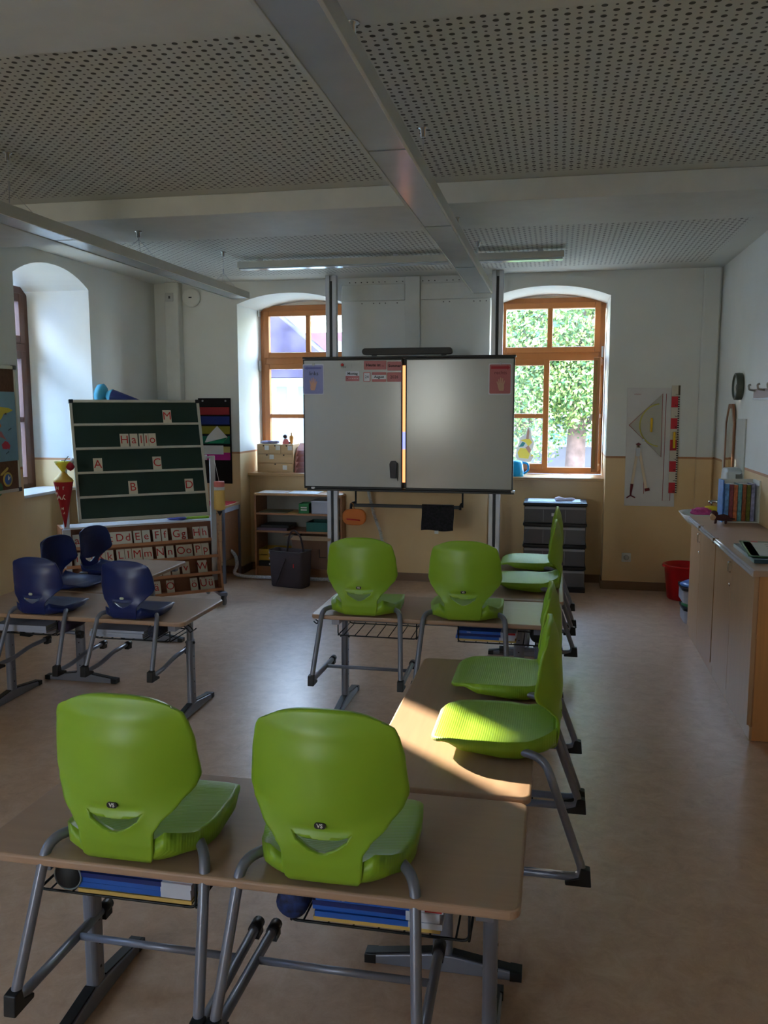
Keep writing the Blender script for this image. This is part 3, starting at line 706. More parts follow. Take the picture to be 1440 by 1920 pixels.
# cloth on the rail, orange holder, white coiled cable
bm = NB(); n = 18; rows = 14; g = []
for i in range(rows+1):
    r_ = []
    for j in range(n+1):
        u = j/n; v = i/rows
        x = -1.135+.28*u + .004*math.sin(v*5); 
        if v < .12: y, z = 7.272+.016*(1-v/.12)*1, .797-.0*v
        else: y, z = 7.258 + .004*math.sin(u*9+v*2)*v, .797-(v-.12)/.88*.225+ (.006*math.sin(u*7))*v
        r_.append((x, y, z))
    g.append(r_)
V = [[bm.verts.new(p) for p in r_] for r_ in g]
for i in range(rows):
    for j in range(n): bm.faces.new((V[i][j], V[i][j+1], V[i+1][j+1], V[i+1][j])).smooth = True
ck = solo('hanging_cloth', 'black printed cloth hanging over the black rail under the whiteboard', 'cloth', bm, mat('black_speckled_cloth', (22, 20, 26), .85, var=.9, scale=60))
ck.modifiers.new('s', 'SOLIDIFY').thickness = .006
bpart('care_tag', -1.02, -.985, 7.254, 7.257, .545, .572, M_paper, ck)
M_or = glassy('orange_clear_plastic', (240, 150, 70), .55, .25)
bm = NB(); prism(bm, rrect(.212, .145, .065, 8, -1.735, .672), .04, Matrix.Translation((0, 7.29, 0)) @ XZ)
ok_ = solo('pen_pouch', 'round orange pouch hanging from the left end of the black rail', 'pouch', bm, M_or, bevel=.01)
bm = NB(); tube(bm, fillet([(-1.735, 7.27, .745), (-1.745, 7.262, .79), (-1.76, 7.258, .80)], .02), .003, 6); obj('hanger', bm, M_or, ok_)
bm = NB(); tube(bm, [(-1.80, 7.246, .655), (-1.68, 7.246, .645)], .006, 8); obj('pen', bm, M_red, ok_)
bm = NB(); pts = []
P0 = [(-1.72, 7.74, .92), (-1.70, 7.74, .80), (-1.66, 7.74, .64), (-1.60, 7.74, .48), (-1.56, 7.74, .30), (-1.50, 7.72, .014)]
for k in range(520):
    t = k/519*(len(P0)-1); i = min(int(t), len(P0)-2); f = t-i; c = Vector(P0[i])*(1-f)+Vector(P0[i+1])*f
    a = k*2*PI/8; pts.append(c+Vector((.013*math.cos(a), .013*math.sin(a), 0)))
tube(bm, pts, .0045, 5); solo('coiled_cable', 'white coiled cable hanging down the wall below the whiteboard', 'cable', bm, M_white)
# perforated mounting boards on the wall above
mb = thing('mounting_board', 'white mounting boards with small holes high between the columns', 'wall board', (-1.3, 7.84, 2.6))
bpart('crossboard', -.675, -.085, -.03, -.001, 0, .145, M_white, mb, .003); bpart('crossboard', .06, .70, -.03, -.001, 0, .145, M_white, mb, .003)
bpart('upright', -.08, .055, -.045, -.001, -.45, .205, M_white, mb, .003)
for k in range(11):
    for (x, z, q) in ((-.66+.055*k, .168, 1), (.075+.055*k, .168, 1), (-.60+.055*k, -.022, .7), (.10+.055*k, -.022, .7)):
        if random.random() < q*.75:
            bm = NB(); lathe(bm, [(0, 0), (.005, 0), (.005, .006), (0, .006)], 8, c=(x, -.001, z), M=Matrix.Rotation(R(90), 4, 'X')); obj('hole', bm, mat('hole_shadow', (90, 88, 84), .9), mb)

# ---------------------------------------------------------------- luminaires
M_lum = mat('lamp_housing', (206, 206, 198), .4); M_diff = mat('lamp_louvre', (196, 206, 214), .18, .25)
def luminaire(label, x, y0, y1, z, anchors, w=.155, h=.055):
    t = thing('pendant_luminaire', label, 'ceiling lamp', (x, y1, z), 0, 'suspended strip lamps')
    Ln = y1-y0
    bm = NB(); box(bm, -w/2, -w/2+.012, -Ln, 0, 0, h); box(bm, w/2-.012, w/2, -Ln, 0, 0, h); box(bm, -w/2, w/2, -.006, 0, 0, h); box(bm, -w/2+.012, w/2-.012, -Ln, 0, .04, .05); obj('housing', bm, M_lum, t, bevel=.0015)
    k = 0
    for s0 in range(int(Ln/1.25)+1):
        a, b = -min(Ln, (s0+1)*1.25-.0)+.003, -s0*1.25-.012
        bm = NB(); box(bm, -w/2+.0125, w/2-.0125, a, b, .004, .008); obj('louvre', bm, M_diff, t)
    for ya, zc in anchors:
        yl = ya-y1
        bm = NB(); lathe(bm, [(0, 0), (.011, 0), (.011, .03), (.022, .034), (.022, .038), (0, .038)], 12, c=(0, yl, zc-z-.039)); mt = obj('ceiling_mount', bm, M_chrome, t)
        j = h + .10
        bm = NB(); tube(bm, [(0, yl, zc-z-.039), (0, yl, j)], .0012, 5); tube(bm, [(0, yl, j+.03), (0, yl, j-.01)], .005, 8)
        for (dx, dy) in ((-.06, -.10), (.06, .10), (-.05, .07), (.05, -.08)): tube(bm, [(0, yl, j), (dx, yl+dy, h-.002)], .0012, 5)
        obj('wire', bm, M_alu, t)
    return t
luminaire('wide suspended strip lamp running overhead through the middle of the ceiling', -.583, .6, 6.69, 2.495, [(2.44, 2.70), (3.72, CEIL), (4.96, 2.70), (6.28, CEIL)])
luminaire('suspended strip lamp on the left, parallel to the window wall', -2.52, .6, 6.65, 2.495, [(2.44, 2.70), (3.69, CEIL), (4.95, 2.70), (6.30, CEIL)])
bt = thing('board_luminaire', 'crosswise strip lamp close under the ceiling above the whiteboard', 'ceiling lamp', (-1.255, 6.62, 2.725))
bpart('housing', -1.275, 1.275, 0, .10, .012, .06, M_lum, bt, .002); bpart('diffuser', -1.265, 1.265, .006, .094, 0, .0115, M_diff, bt)
for x in (-1.1, 0, 1.1): bpart('bracket', x-.02, x+.02, .04, .06, .06, CEIL-2.725-.001, M_alu, bt)
bm = NB(); lathe(bm, [(0, 0), (.086, 0), (.09, .008), (.088, .03), (.075, .04), (0, .044)], 32, c=(-3.46, 7.838, 2.67), M=Matrix.Rotation(R(90), 4, 'X'))
o = solo('wall_speaker', 'round white wall speaker beside the casing in the far left corner', 'speaker', bm, mat('speaker_white', (226, 226, 218), .45)); bpart('slot', -3.475, -3.445, 7.791, 7.7935, 2.665, 2.675, M_ink, o)
bm = NB(); box(bm, -3.685, -3.605, 7.728, 7.7395, 2.63, 2.71); o = solo('key_switch', 'small square key switch on the white casing in the left corner', 'switch', bm, mat('grey_switch', (190, 190, 184), .4), bevel=.003); bpart('lock', -3.65, -3.635, 7.724, 7.7285, 2.655, 2.68, M_black, o)
bm = NB(); prism(bm, rrect(.08, .08, .008, 4, .636, .294), .01, Matrix.Translation((0, 7.8395, 0)) @ XZ); o = solo('power_socket', 'white power socket low on the beige wall left of the red bin', 'socket', bm, M_white)
bm = NB(); lathe(bm, [(0, 0), (.024, 0), (.024, .003), (.02, .003), (.019, .0), (0, .0005)], 20, c=(.636, 7.8293, .294), M=Matrix.Rotation(R(90), 4, 'X')); obj('insert', bm, mat('grey_switch', (190, 190, 184), .4), o)

# ---------------------------------------------------------------- left niche: open shelf and its contents
sh = thing('open_shelf', 'low open beech shelf standing in the left window niche', 'shelf', (-2.39, 7.86, 0))
for x in (-.432, .414): bpart('side_panel', x, x+.018, -.16, .16, 0, .798, M_beechd, sh, .001)
for z in (.613, .442, .092): bpart('shelf_board', -.4135, .4135, -.158, .155, z, z+.018, M_beechd, sh, .001)
bpart('top', -.432, .432, -.162, .16, .7985, .818, M_beech, sh, .002); bpart('back_panel', -.413, .413, .1555, .16, .06, .798, mat('grey_back_panel', (168, 166, 158), .7), sh); bpart('plinth', -.4135, .4135, -.145, -.13, 0, .0915, M_beechd, sh)
def box_thing(name, label, cat, x0, x1, y0, y1, z0, z1, m, group=None, bevel=.002):
    bm = NB(); box(bm, 0, x1-x0, 0, y1-y0, 0, z1-z0); return solo(name, label, cat, bm, m, loc=(x0, y0, z0), group=group, bevel=bevel)
def tray(name, label, cat, x0, x1, y0, y1, z0, z1, m, th=.004, group=None):
    bm = NB(); w, d, h = x1-x0, y1-y0, z1-z0
    box(bm, 0, w, 0, d, 0, th); box(bm, 0, w, 0, th, th, h); box(bm, 0, w, d-th, d, th, h); box(bm, 0, th, th, d-th, th, h); box(bm, w-th, w, th, d-th, th, h)
    return solo(name, label, cat, bm, m, loc=(x0, y0, z0), group=group)
box_thing('paper_sheet', 'white sheets lying on the right of the low shelf top', 'paper', -2.50, -2.20, 7.71, 7.95, .8185, .824, M_paper)
box_thing('paper_sheet', 'loose pale sheets on the left of the low shelf top', 'paper', -2.79, -2.53, 7.71, 7.96, .8185, .823, mat('pale_mix_paper', (222, 214, 208), .7, var=.12, scale=20))
o = tray('small_bin', 'small green bin with white labels on the upper shelf board', 'bin', -2.385, -2.285, 7.72, 7.86, .6315, .725, mat('green_plastic', (20, 120, 60), .4)); 
for z in (.05, .028): bpart('label', .02, .08, -.0012, 0, z, z+.012, M_paper, o)
o = tray('storage_box', 'translucent storage box with a pale rim beside the small green bin', 'box', -2.26, -2.0, 7.72, 7.95, .6315, .755, glassy('milky_plastic', (225, 225, 235), .55, .3)); bpart('rim', -.006, .266, -.006, .236, .112, .122, M_clear, o); bpart('paper', .04, .2, .02, .03, .005, .1, M_paper, o)
box_thing('magazine', 'thin greenish magazine on the left of the upper shelf board', 'magazine', -2.78, -2.5, 7.72, 7.92, .6315, .637, mat('olive_cover', (120, 122, 96), .5)); box_thing('folder', 'thin yellow folder in the middle of the upper shelf board', 'folder', -2.49, -2.395, 7.706, 7.93, .6315, .637, M_byel)
box_thing('folder', 'flat black folder topmost of the pile on the middle shelf board', 'folder', -2.76, -2.48, 7.70, 7.95, .487, .513, M_black); box_thing('folder', 'purple grey folder lying under the black folder on the middle shelf board', 'folder', -2.80, -2.50, 7.705, 7.94, .4605, .4865, mat('mauve_cover', (96, 80, 98), .5))
tray('lid_tray', 'flat dark green box on the right of the middle shelf board', 'box', -2.31, -1.99, 7.71, 7.95, .4605, .548, mat('teal_card', (6, 92, 84), .5))
for k, (z, mm, lab) in enumerate(((.111, M_black, 'black letter tray, lowest of the stack in the bottom bay'), (.168, mat('amber_tray', (186, 150, 40), .4), 'yellow letter tray, middle of the stack in the bottom bay'), (.225, mat('amber_tray', (186, 150, 40), .4), 'yellow letter tray, topmost of the stack in the bottom bay'))):
    o = tray('letter_tray', lab, 'tray', -2.79, -2.50, 7.72, 7.96, z, z+.05, mm, group='letter trays'); bpart('label_strip', .1, .28, -.0012, 0, .012, .03, M_clear, o)
o = tray('cardboard_box', 'open brown cardboard box behind the tote bag in the shelf', 'box', -2.44, -2.03, 7.66, 7.98, .111, .40, mat('cardboard', (136, 100, 78), .8), .005)
M_cb = mat('cardboard_inner', (186, 152, 118), .8)
bm = NB(); cbox(bm, (.205, -.045, .300), (.38, .1, .003), (R(14), 0, 0)); obj('flap', bm, M_cb, o); bm = NB(); cbox(bm, (-.045, .16, .31), (.1, .28, .003), (0, R(-12), 0)); obj('flap', bm, M_cb, o)
bm = NB(); 
for q in ((.27, .275, .11, .19), (.27, .34, .11, .116)): box(bm, q[0], q[1], -.001, 0, q[2], q[3])
obj('cut_mark', bm, M_ink, o)
# tote bag
M_bag = mat('dark_brown_canvas', (72, 60, 62), .9, var=.08, bump=.3, bscale=300)
bm = NB(); rings = []
for z, w, d in ((0, .325, .15), (.01, .335, .165), (.15, .345, .18), (.28, .355, .19), (.31, .36, .19)):
    rings.append([bm.verts.new((x, y, z + (.025*(abs(x)/.18)**2 if z > .3 else 0))) for x, y in rrect(w, d, .03, 4)])
for a, b in zip(rings, rings[1:]):
    for k in range(len(a)): bm.faces.new((a[k], a[(k+1)%len(a)], b[(k+1)%len(b)], b[k])).smooth = True
bm.faces.new(list(reversed(rings[0])))
bg = thing('tote_bag', 'dark brown tote bag standing on the floor before the open shelf', 'bag', (-2.365, 7.38, .002), R(-14))
b_ = obj('body', bm, M_bag, bg); b_.modifiers.new('s', 'SOLIDIFY').thickness = .006
bm = NB(); tube(bm, fillet([(-.09, .09, .30), (-.06, .08, .46), (.0, .06, .52), (.06, .08, .46), (.09, .09, .30)], .06), .009, 8); obj('handle', bm, M_bag, bg)
bm = NB(); tube(bm, [(.01, -.098, .27), (-.02, -.108, .20), (-.09, -.10, .03)], .008, 8); obj('handle', bm, M_bag, bg)
bpart('red_tab', .085, .095, -.0995, -.094, .19, .225, M_red, bg)
bm = NB(); rr = [(x, y, .313+.025*(abs(x)/.18)**2) for x, y in rrect(.362, .192, .03, 4)]; tube(bm, rr, .004, 6, closed=True); obj('hem', bm, mat('grey_hem', (96, 90, 90), .7), bg)
# white conduit along the floor with a loop
bm = NB(); tube(bm, fillet([(-3.04, 7.56, .30), (-2.96, 7.55, .24), (-2.945, 7.55, .14), (-2.99, 7.55, .06), (-2.90, 7.60, .024), (-2.5, 7.62, .022), (-2.15, 7.62, .022), (-1.9, 7.70, .022)], .08, 8), .017, 10)
solo('corrugated_conduit', 'white corrugated conduit running along the floor to the shelf', 'conduit', bm, mat('conduit_white', (206, 208, 214), .5, var=.3, scale=90))

# window-sill things
M_ply = wood('birch_ply', (214, 178, 132), .5, .06, 0)
ch = thing('drawer_chest', 'small plywood chest of drawers on the left window sill', 'drawer chest', (-2.742, 8.22, .9855))
bm = NB()
for q in ((-.187, .187, -.115, .115, 0, .008), (-.187, .187, -.115, .115, .272, .28), (-.187, -.179, -.115, .115, .008, .272), (.179, .187, -.115, .115, .008, .272), (-.179, .179, .107, .115, .008, .272), (-.179, .179, -.112, .107, .089, .095), (-.179, .179, -.112, .107, .180, .186)): box(bm, *q)
obj('carcass', bm, M_ply, ch)
for (x0, x1, z0, z1, nts, lx, lz) in ((-.178, .178, .009, .088, (0,), .10, .05), (-.178, .178, .096, .179, (-.085, .09), -.035, .155), (-.178, -.061, .187, .271, (-.119,), -.085, .245), (-.059, .059, .187, .271, (0,), .03, .245), (.061, .178, .187, .271, (.119,), .155, .245)):
    d = bpart('drawer', x0, x1, -.116, .10, z0, z1, M_ply, ch, .001)
    bm = NB(); prism(bm, rrect(.045, .045, .003, 3, lx, lz), .001, Matrix.Translation((0, -.116, 0)) @ XZ); obj('label', bm, M_paper, d)
    for nx in nts:
        bm = NB(); prism(bm, [(nx-.009, z1), (nx+.009, z1), (nx+.006, z1-.012), (nx-.006, z1-.012)], .0006, Matrix.Translation((0, -.116, 0)) @ XZ); obj('finger_notch', bm, M_ink, d)
bm = NB(); 
for a in range(3): lathe(bm, [(0, 0), (.06-.01*a, .004), (.065-.012*a, .016), (.04, .03), (0, .034)], 16, c=(-2.86+.045*a, 8.2, 1.2658))
solo('cloth_bundle', 'grey cloth bundle on the left of the small drawer chest', 'cloth', bm, mat('grey_lilac_cloth', (128, 124, 150), .8), smooth=True)
fg = thing('doll', 'little doll in pink with dark hair on the small drawer chest', 'doll', (-2.655, 8.19, 1.266))
bm = NB(); lathe(bm, [(0, 0), (.036, 0), (.034, .02), (.018, .05), (0, .055)], 16); obj('body', bm, mat('pink_dress', (220, 120, 120), .6), fg)
bm = NB(); lathe(bm, [(0, 0), (.015, .004), (.022, .02), (.016, .036), (0, .042)], 14, c=(-.008, 0, .053)); obj('head', bm, mat('dark_hair', (60, 34, 40), .6), fg)
bm = NB(); lathe(bm, [(0, 0), (.014, .006), (.01, .02), (0, .022)], 12, c=(.036, .0, 0)); obj('foot', bm, mat('dark_hair', (60, 34, 40), .6), fg)
bm = NB(); lathe(bm, [(0, 0), (.012, 0), (.022, .06), (.022, .075), (.008, .085), (.007, .11), (.012, .113), (0, .115)], 16, c=(-2.60, 8.2, 1.266)); solo('paper_bottle', 'small orange bottle figure beside the doll', 'figure', bm, mat('orange_paper', (236, 160, 70), .5), smooth=True)
st = thing('sorter_rack', 'brown fan-shaped sorting rack on the left window sill', 'rack', (-2.40, 8.2, .9855))
M_kr = mat('kraft_brown', (150, 84, 58), .7)
for s in (-.14, .14):
    bm = NB(); prism(bm, [(0, 0), (.20, 0), (.20, .26), (.12, .25), (.05, .19), (.01, .10)], .004, Matrix.Translation((s, -.1, 0)) @ Matrix(((0,0,1,0),(1,0,0,0),(0,1,0,0),(0,0,0,1)))); obj('side_panel', bm, M_kr, st)
for k in range(5):
    bm = NB(); cbox(bm, (0, -.02+.012*k, .03+.055*k), (.276, .15, .003), (R(28), 0, 0)); obj('divider', bm, M_kr, st)
cn = thing('watering_can', 'bright blue watering can on the right window sill', 'watering can', (-.385, 8.15, .9855))
bm = NB(); lathe(bm, [(0, 0), (.085, 0), (.088, .01), (.075, .13), (.06, .145), (.04, .15), (0, .151)], 24); obj('body', bm, mat('cyan_plastic', (20, 170, 226), .3), cn, smooth=True)
bm = NB(); tube(bm, fillet([(.07, 0, .13), (.125, 0, .12), (.13, 0, .05), (.08, 0, .02)], .035), .010, 10); obj('handle', bm, mat('cyan_plastic', (20, 170, 226), .3), cn)
bm = NB(); tube(bm, [(-.07, 0, .03), (-.16, 0, .15)], [.014, .008], 10); obj('spout', bm, mat('cyan_plastic', (20, 170, 226), .3), cn)
rb = thing('rabbit_cutout', 'yellow paper rabbit stuck on the right window pane', 'window picture', (-.30, 8.468, 1.10))
RM = Matrix.Translation((0, 0, 0)) @ XZ
def rp(name, poly, m, d=0):
    bm = NB(); prism(bm, poly, .0008, Matrix.Translation((0, -d, 0)) @ XZ); return obj(name, bm, m, rb)
M_ry = mat('yellow_paper', (246, 226, 90), .6); M_rt = mat('teal_paper', (60, 140, 140), .6); M_rk = mat('rose_brown_paper', (196, 150, 130), .6)
rp('backing', [(-.07,.0),(.05,.0),(.085,.05),(.05,.09),(.075,.14),(.085,.19),(.06,.24),(.05,.32),(.02,.345),(.0,.27),(-.06,.23),(-.06,.19),(-.085,.13),(-.09,.05)], M_paper)
rp('body', [(-.06,.04),(.03,.03),(.045,.08),(.01,.13),(-.05,.135),(-.075,.09)], M_ry, .0009); rp('head', [(-.05,.21),(.0,.19),(.03,.15),(.065,.19),(.04,.225),(-.0,.225)], M_ry, .0009)
rp('jacket', [(-.065,.145),(-.02,.15),(.0,.185),(-.03,.195)], M_rt, .0018); rp('arm', [(.0,.14),(.04,.08),(.055,.12),(.03,.16)], M_rk, .0018); rp('ear', [(.005,.225),(.03,.22),(.035,.30),(.02,.335)], M_rk, .0018); rp('tuft', [(.05,.05),(.085,.06),(.06,.075)], M_ry, .0009)
o = card('window_label', 'pale label strip on the muntin of the right window', 'label', -.397, -.213, 1.528, 1.566, mat('lilac_paper', (196, 198, 222), .6), y=8.466, r=.003); text('Fenster', .026, M_ink, o, (-.305, 8.4638, 1.547))

# ---------------------------------------------------------------- right niche: drawer tower
tw = thing('drawer_tower', 'clear plastic drawer tower with black bands in the right window niche', 'drawer tower', (0, 7.77, 0))
M_tr = glassy('smoky_drawer', (150, 150, 156), .45, .25)
M_bk = mat('tower_black', (16, 16, 22), .35)
for z0, z1 in ((.0, .048), (.203, .232), (.397, .427), (.588, .617), (.768, .80)): bpart('frame_band', -.277, .277, -.17, .17, z0, z1, M_bk, tw, .008)
for i, (z0, z1) in enumerate(((.05, .201), (.234, .395), (.429, .586), (.619, .766))):
    bm = NB(); box(bm, -.268, .268, -.165, .16, z0, z1); d = obj('drawer', bm, M_tr, tw, bevel=.006)
    bpart('front_lip', -.262, .262, -.172, -.1655, z1-.025, z1-.006, mat('frosted_edge', (150, 150, 158), .3), d)
    for s in (-.10, .09): bpart('groove', s-.002, s+.002, -.168, -.1655, z0+.01, z1-.03, mat('frosted_edge', (150, 150, 158), .3), d)
    if i in (2, 3): bpart('label_holder', -.03, .035, -.176, -.166, z0+.062+(.0 if i == 3 else .01), z0+.088+(0 if i == 3 else -.005), M_clear, d)
    bpart('contents', -.22, .2, -.14, .1, z0+.008, z0+(.06 if i != 1 else .05), (mat('orange_paper2', (226, 150, 60), .6) if i == 2 else mat('mixed_paper', (150, 120, 124), .7, var=.4, scale=14)), d)
bm = NB(); box(bm, -.24, .22, 7.62, 7.88, .8005, .805); solo('paper_sheet', 'pale blue and white sheets covering the drawer tower top', 'paper', bm, mat('blue_white_paper', (190, 200, 216), .6, var=.2, scale=9))
bm = NB(); 
tube(bm, [(.0, 7.70, .822), (.03, 7.69, .826), (.08, 7.70, .818), (.14, 7.70, .822), (.165, 7.71, .822)], [.015, .022, .014, .017, .010], 12); solo('crumpled_cloth', 'crumpled white cloth lying on the drawer tower', 'cloth', bm, mat('white_cloth', (232, 222, 230), .8), smooth=True)

# ---------------------------------------------------------------- drawing tools on the right part of the back wall
pb = thing('tool_board', 'white board with red outlines for drawing tools on the back wall', 'board', (.81, 7.838, .762))
bm = NB(); prism(bm, [(-.208, 0), (.218, 0), (.165, 1.038), (-.213, 1.04)], .006, XZ); obj('panel', bm, mat('board_white', (214, 210, 206), .45), pb, bevel=.001)
M_rl = mat('red_line', (170, 62, 62), .6)
def line(pts, r=.0022, m=M_rl, parent=pb, name='printed_outline', closed=True):
    bm = NB(); tube(bm, pts, r, 4, closed=closed); return obj(name, bm, m, parent)
line([(.115, -.0072, .988), (.164, -.0072, .988), (.179, -.0072, .053), (.116, -.0072, .052)])
line([(-.052, -.0072, .31), (-.045, -.0072, .11)], closed=False)
text('wissner', .020, M_rl, pb, (-.125, -.0072, .985), name='printed_name')
sq = thing('set_square', 'clear triangular set square with yellow arc and red edge on the tool board', 'set square', (.81, 7.826, .762))
bm = NB(); prism(bm, [(-.190, .715), (.084, .989), (.088, .437)], .003, XZ); obj('plate', bm, glassy('clear_acrylic', (250, 250, 246), .08), sq)
line([(-.190, -.0045, .715), (.084, -.0045, .989), (.088, -.0045, .437)], .003, parent=sq, name='edge')
bm = NB(); tube(bm, [(.075-.175*math.sin(R(a)), -.006, .715+.185*math.cos(R(a))) for a in range(6, 176, 8)], .0055, 6); obj('protractor_arc', bm, mat('yellow_scale', (206, 196, 90), .5), sq)
bm = NB(); box(bm, -.012, .006, -.035, -.0035, .655, .778); obj('handle', bm, mat('yellow_handle', (226, 180, 20), .35), sq, bevel=.004)
magnet('grey magnet holding the lower edge of the set square', .744, 1.347, M_alu, 7.82)
cp = thing('board_compass', 'wooden board compass with dark red tips on the tool board', 'compass', (.703, 7.81, 1.31))
M_cw = wood('pale_compass_wood', (226, 206, 176), .5, .05, 2)
for (x, z) in ((-.043, -.36), (.080, -.395)):
    bm = NB(); d = Vector((x, 0, z)); n_ = Vector((0, 1, 0)).cross(d).normalized()*.011
    vs = [bm.verts.new(p) for p in (Vector((0, -.008, 0))-n_, Vector((0, -.008, 0))+n_, d+Vector((0, -.008, 0))+n_, d+Vector((0, -.008, 0))-n_)]; f = bm.faces.new(vs)
    ex = bmesh.ops.extrude_face_region(bm, geom=[f]); bmesh.ops.translate(bm, verts=[v for v in ex['geom'] if isinstance(v, bmesh.types.BMVert)], vec=(0, .014, 0)); obj('leg', bm, M_cw, cp)
M_dr = mat('dark_red_plastic', (110, 22, 28), .4)
bm = NB(); prism(bm, [(-.024, 0), (0, .016), (.024, 0), (0, -.014)], .014, Matrix.Translation((0, -.006, .0)) @ XZ); obj('hinge', bm, M_dr, cp); bpart('hinge_plate', -.018, .018, -.012, .0, -.105, -.03, M_alu, cp)
bm = NB(); tube(bm, [(-.043, -.004, -.35), (-.050, -.004, -.43)], [.014, .009], 10); tube(bm, fillet([(-.085, -.004, -.475), (-.052, -.004, -.452), (-.012, -.004, -.472)], .01), .006, 8); tube(bm, [(-.05, -.004, -.43), (-.051, -.004, -.455)], .008, 8); obj('suction_foot', bm, M_dr, cp)
bm = NB(); tube(bm, [(.068, -.004, -.402), (.108, -.004, -.394)], .014, 10); obj('chalk_holder', bm, M_dr, cp)
ru = thing('board_ruler', 'one metre ruler in red and white blocks beside the tool board', 'ruler', (1.0, 7.812, .884), 0)
ru.rotation_euler = (0, R(-.35), 0)
bpart('lath', -.028, .026, 0, .012, 0, .936, mat('ruler_white', (206, 196, 176), .5), ru)
for k in range(10):
    if k % 2 == 0: bpart('red_block', -.0285, .0265, -.001, -.0001, .0935*k, .0935*(k+1), mat('ruler_red', (196, 30, 44), .45), ru)
    text(str(10-k), .030, M_ink, ru, (.014, -.0016, .0935*k+.018), rot=(R(90), R(90), 0), name='number')
bm = NB(); box(bm, .026, .040, 0, .010, .0, .85); sc = obj('scale_edge', bm, mat('ruler_white', (206, 196, 176), .5), ru)
for k in range(42): bpart('tick', .0262, .0402, -.0009, -.0001, .002+.0202*k, .002+.0202*k+.0095, M_ink, sc)
bpart('end_cap', .027, .042, -.002, .011, .852, .936, mat('brown_cap', (96, 84, 60), .5), ru)
bpart('handle', -.006, .013, -.03, -.001, .395, .535, mat('yellow_handle', (226, 180, 20), .35), ru, .004)
# ---------------------------------------------------------------- letter trolley with pivoting green board
ANG = R(90-51)                      # direction of the long side against +X
tr_loc = (-2.70, 6.575, 0)
tr = thing('letter_trolley', 'wooden letter trolley on castors with grey posts, below the green board', 'trolley', tr_loc, ANG)
# local: x along the long side (0 = right end, negative to the left), -y towards the viewer
LW = 1.22
M_tw = wood('trolley_beech', (188, 130, 92), .5, .08, 0)
def YF(z): return .005 + (z-.12)*.30      # front face leans back
for x in (-LW, 0):
    bm = NB(); prism(bm, [(YF(.12)-.02, .115), (.40, .115), (.40, .70), (YF(.70)-.02, .70)], .018, Matrix.Translation((x-.009, 0, 0)) @ Matrix(((0,0,1,0),(1,0,0,0),(0,1,0,0),(0,0,0,1)))); obj('side_panel', bm, M_tw, tr, bevel=.001)
bm = NB(); box(bm, -LW+.009, -.009, YF(.7)+.0, .40, .684, .699); obj('top', bm, M_sillw, tr)
SH = [.132, .268, .404, .540]
for i, z in enumerate(SH):
    bm = NB(); box(bm, -LW+.0095, -.0095, YF(z)-.012, YF(z)+.10, z-.012, z); box(bm, -LW+.0095, -.0095, YF(z)-.022, YF(z)-.0125, z-.012, z+.012); obj('shelf_ledge', bm, M_tw, tr)
bm = NB(); s2 = [(YF(.135)+.075, .120), (YF(.135)+.083, .120), (YF(.69)+.083, .682), (YF(.69)+.075, .682)]
prism(bm, s2, LW-.019, Matrix.Translation((-LW+.0095, 0, 0)) @ Matrix(((0,0,1,0),(1,0,0,0),(0,1,0,0),(0,0,0,1)))); obj('back_board', bm, wood('trolley_back', (150, 98, 70), .6, .08, 0), tr)
for x in (-LW+.03, -.03):
    bm = NB(); box(bm, x-.022, x+.022, .105, .13, .10, 1.235 if x < -.5 else 1.235); obj('post', bm, M_alu, tr, bevel=.003)
    bm = NB(); box(bm, x-.03+(.02 if x > -.5 else 0), x+.03+(.02 if x > -.5 else 0), -.07, .48, .085, .112); obj('base_bar', bm, M_frame, tr, bevel=.003)
bm = NB(); box(bm, -LW-.006, -LW+.052, .07, .104, .30, .70); obj('clamp_post', bm, M_alu, tr, bevel=.002)
bm = NB(); lathe(bm, [(0, 0), (.02, 0), (.025, .012), (.02, .025), (0, .026)], 8, c=(-LW-.03, .06, .58), M=Matrix.Rotation(R(90), 4, 'X')); tube(bm, [(-LW-.03, .05, .58), (-LW+.0, .05, .58)], .006, 6); obj('knob', bm, M_black, tr)
for (x, y) in ((.0, -.035), (-.0, .44), (-LW+.02, -.035), (-LW+.02, .44)):
    bm = NB(); lathe(bm, [(0, -.012), (.038, -.012), (.042, -.006), (.042, .006), (.038, .012), (0, .012)], 18, c=(x, y, .0425), M=Matrix.Rotation(R(90), 4, 'Y')); w = obj('castor', bm, mat('castor_grey', (120, 120, 122), .4), tr)
    bm = NB(); box(bm, x-.018, x+.018, y-.01, y+.035, .05, .086); tube(bm, [(x-.018, y, .0425), (x+.018, y, .0425)], .012, 8); obj('fork', bm, M_black, w)
    bpart('end_block', x-.02, x+.02, y-.035 if y < .2 else y+.012, y-.012 if y < .2 else y+.035, .086, .112, M_black, w) if False else None
# green board, top leaning away
gb = thing('green_board', 'tilting green letter board with four white ledges above the trolley', 'board', (0, 0, 0)); gb.parent = None
TM = Matrix.Translation(tr_loc) @ Matrix.Rotation(ANG, 4, 'Z')
BC = TM @ Vector((-LW/2, .10, 1.225))
gb.location = BC; gb.rotation_euler = (Matrix.Rotation(ANG, 4, 'Z') @ Matrix.Rotation(R(-15.5), 4, 'X')).to_euler()
BW, BH = 1.02, .965
M_chalk = mat('chalkboard_green', (22, 48, 40), .55, var=.10, scale=4)
bpart('panel', -BW/2+.01, BW/2-.01, -.008, .008, -BH/2+.01, BH/2-.01, M_chalk, gb)
M_fr = mat('cream_aluminium', (206, 202, 188), .4, .2)
for q in ((-BW/2, BW/2, BH/2-.022, BH/2), (-BW/2, BW/2, -BH/2, -BH/2+.026), (-BW/2, -BW/2+.022, -BH/2, BH/2), (BW/2-.022, BW/2, -BH/2, BH/2)): bpart('frame_strip', q[0], q[1], -.014, .012, q[2], q[3], M_fr, gb, .002)
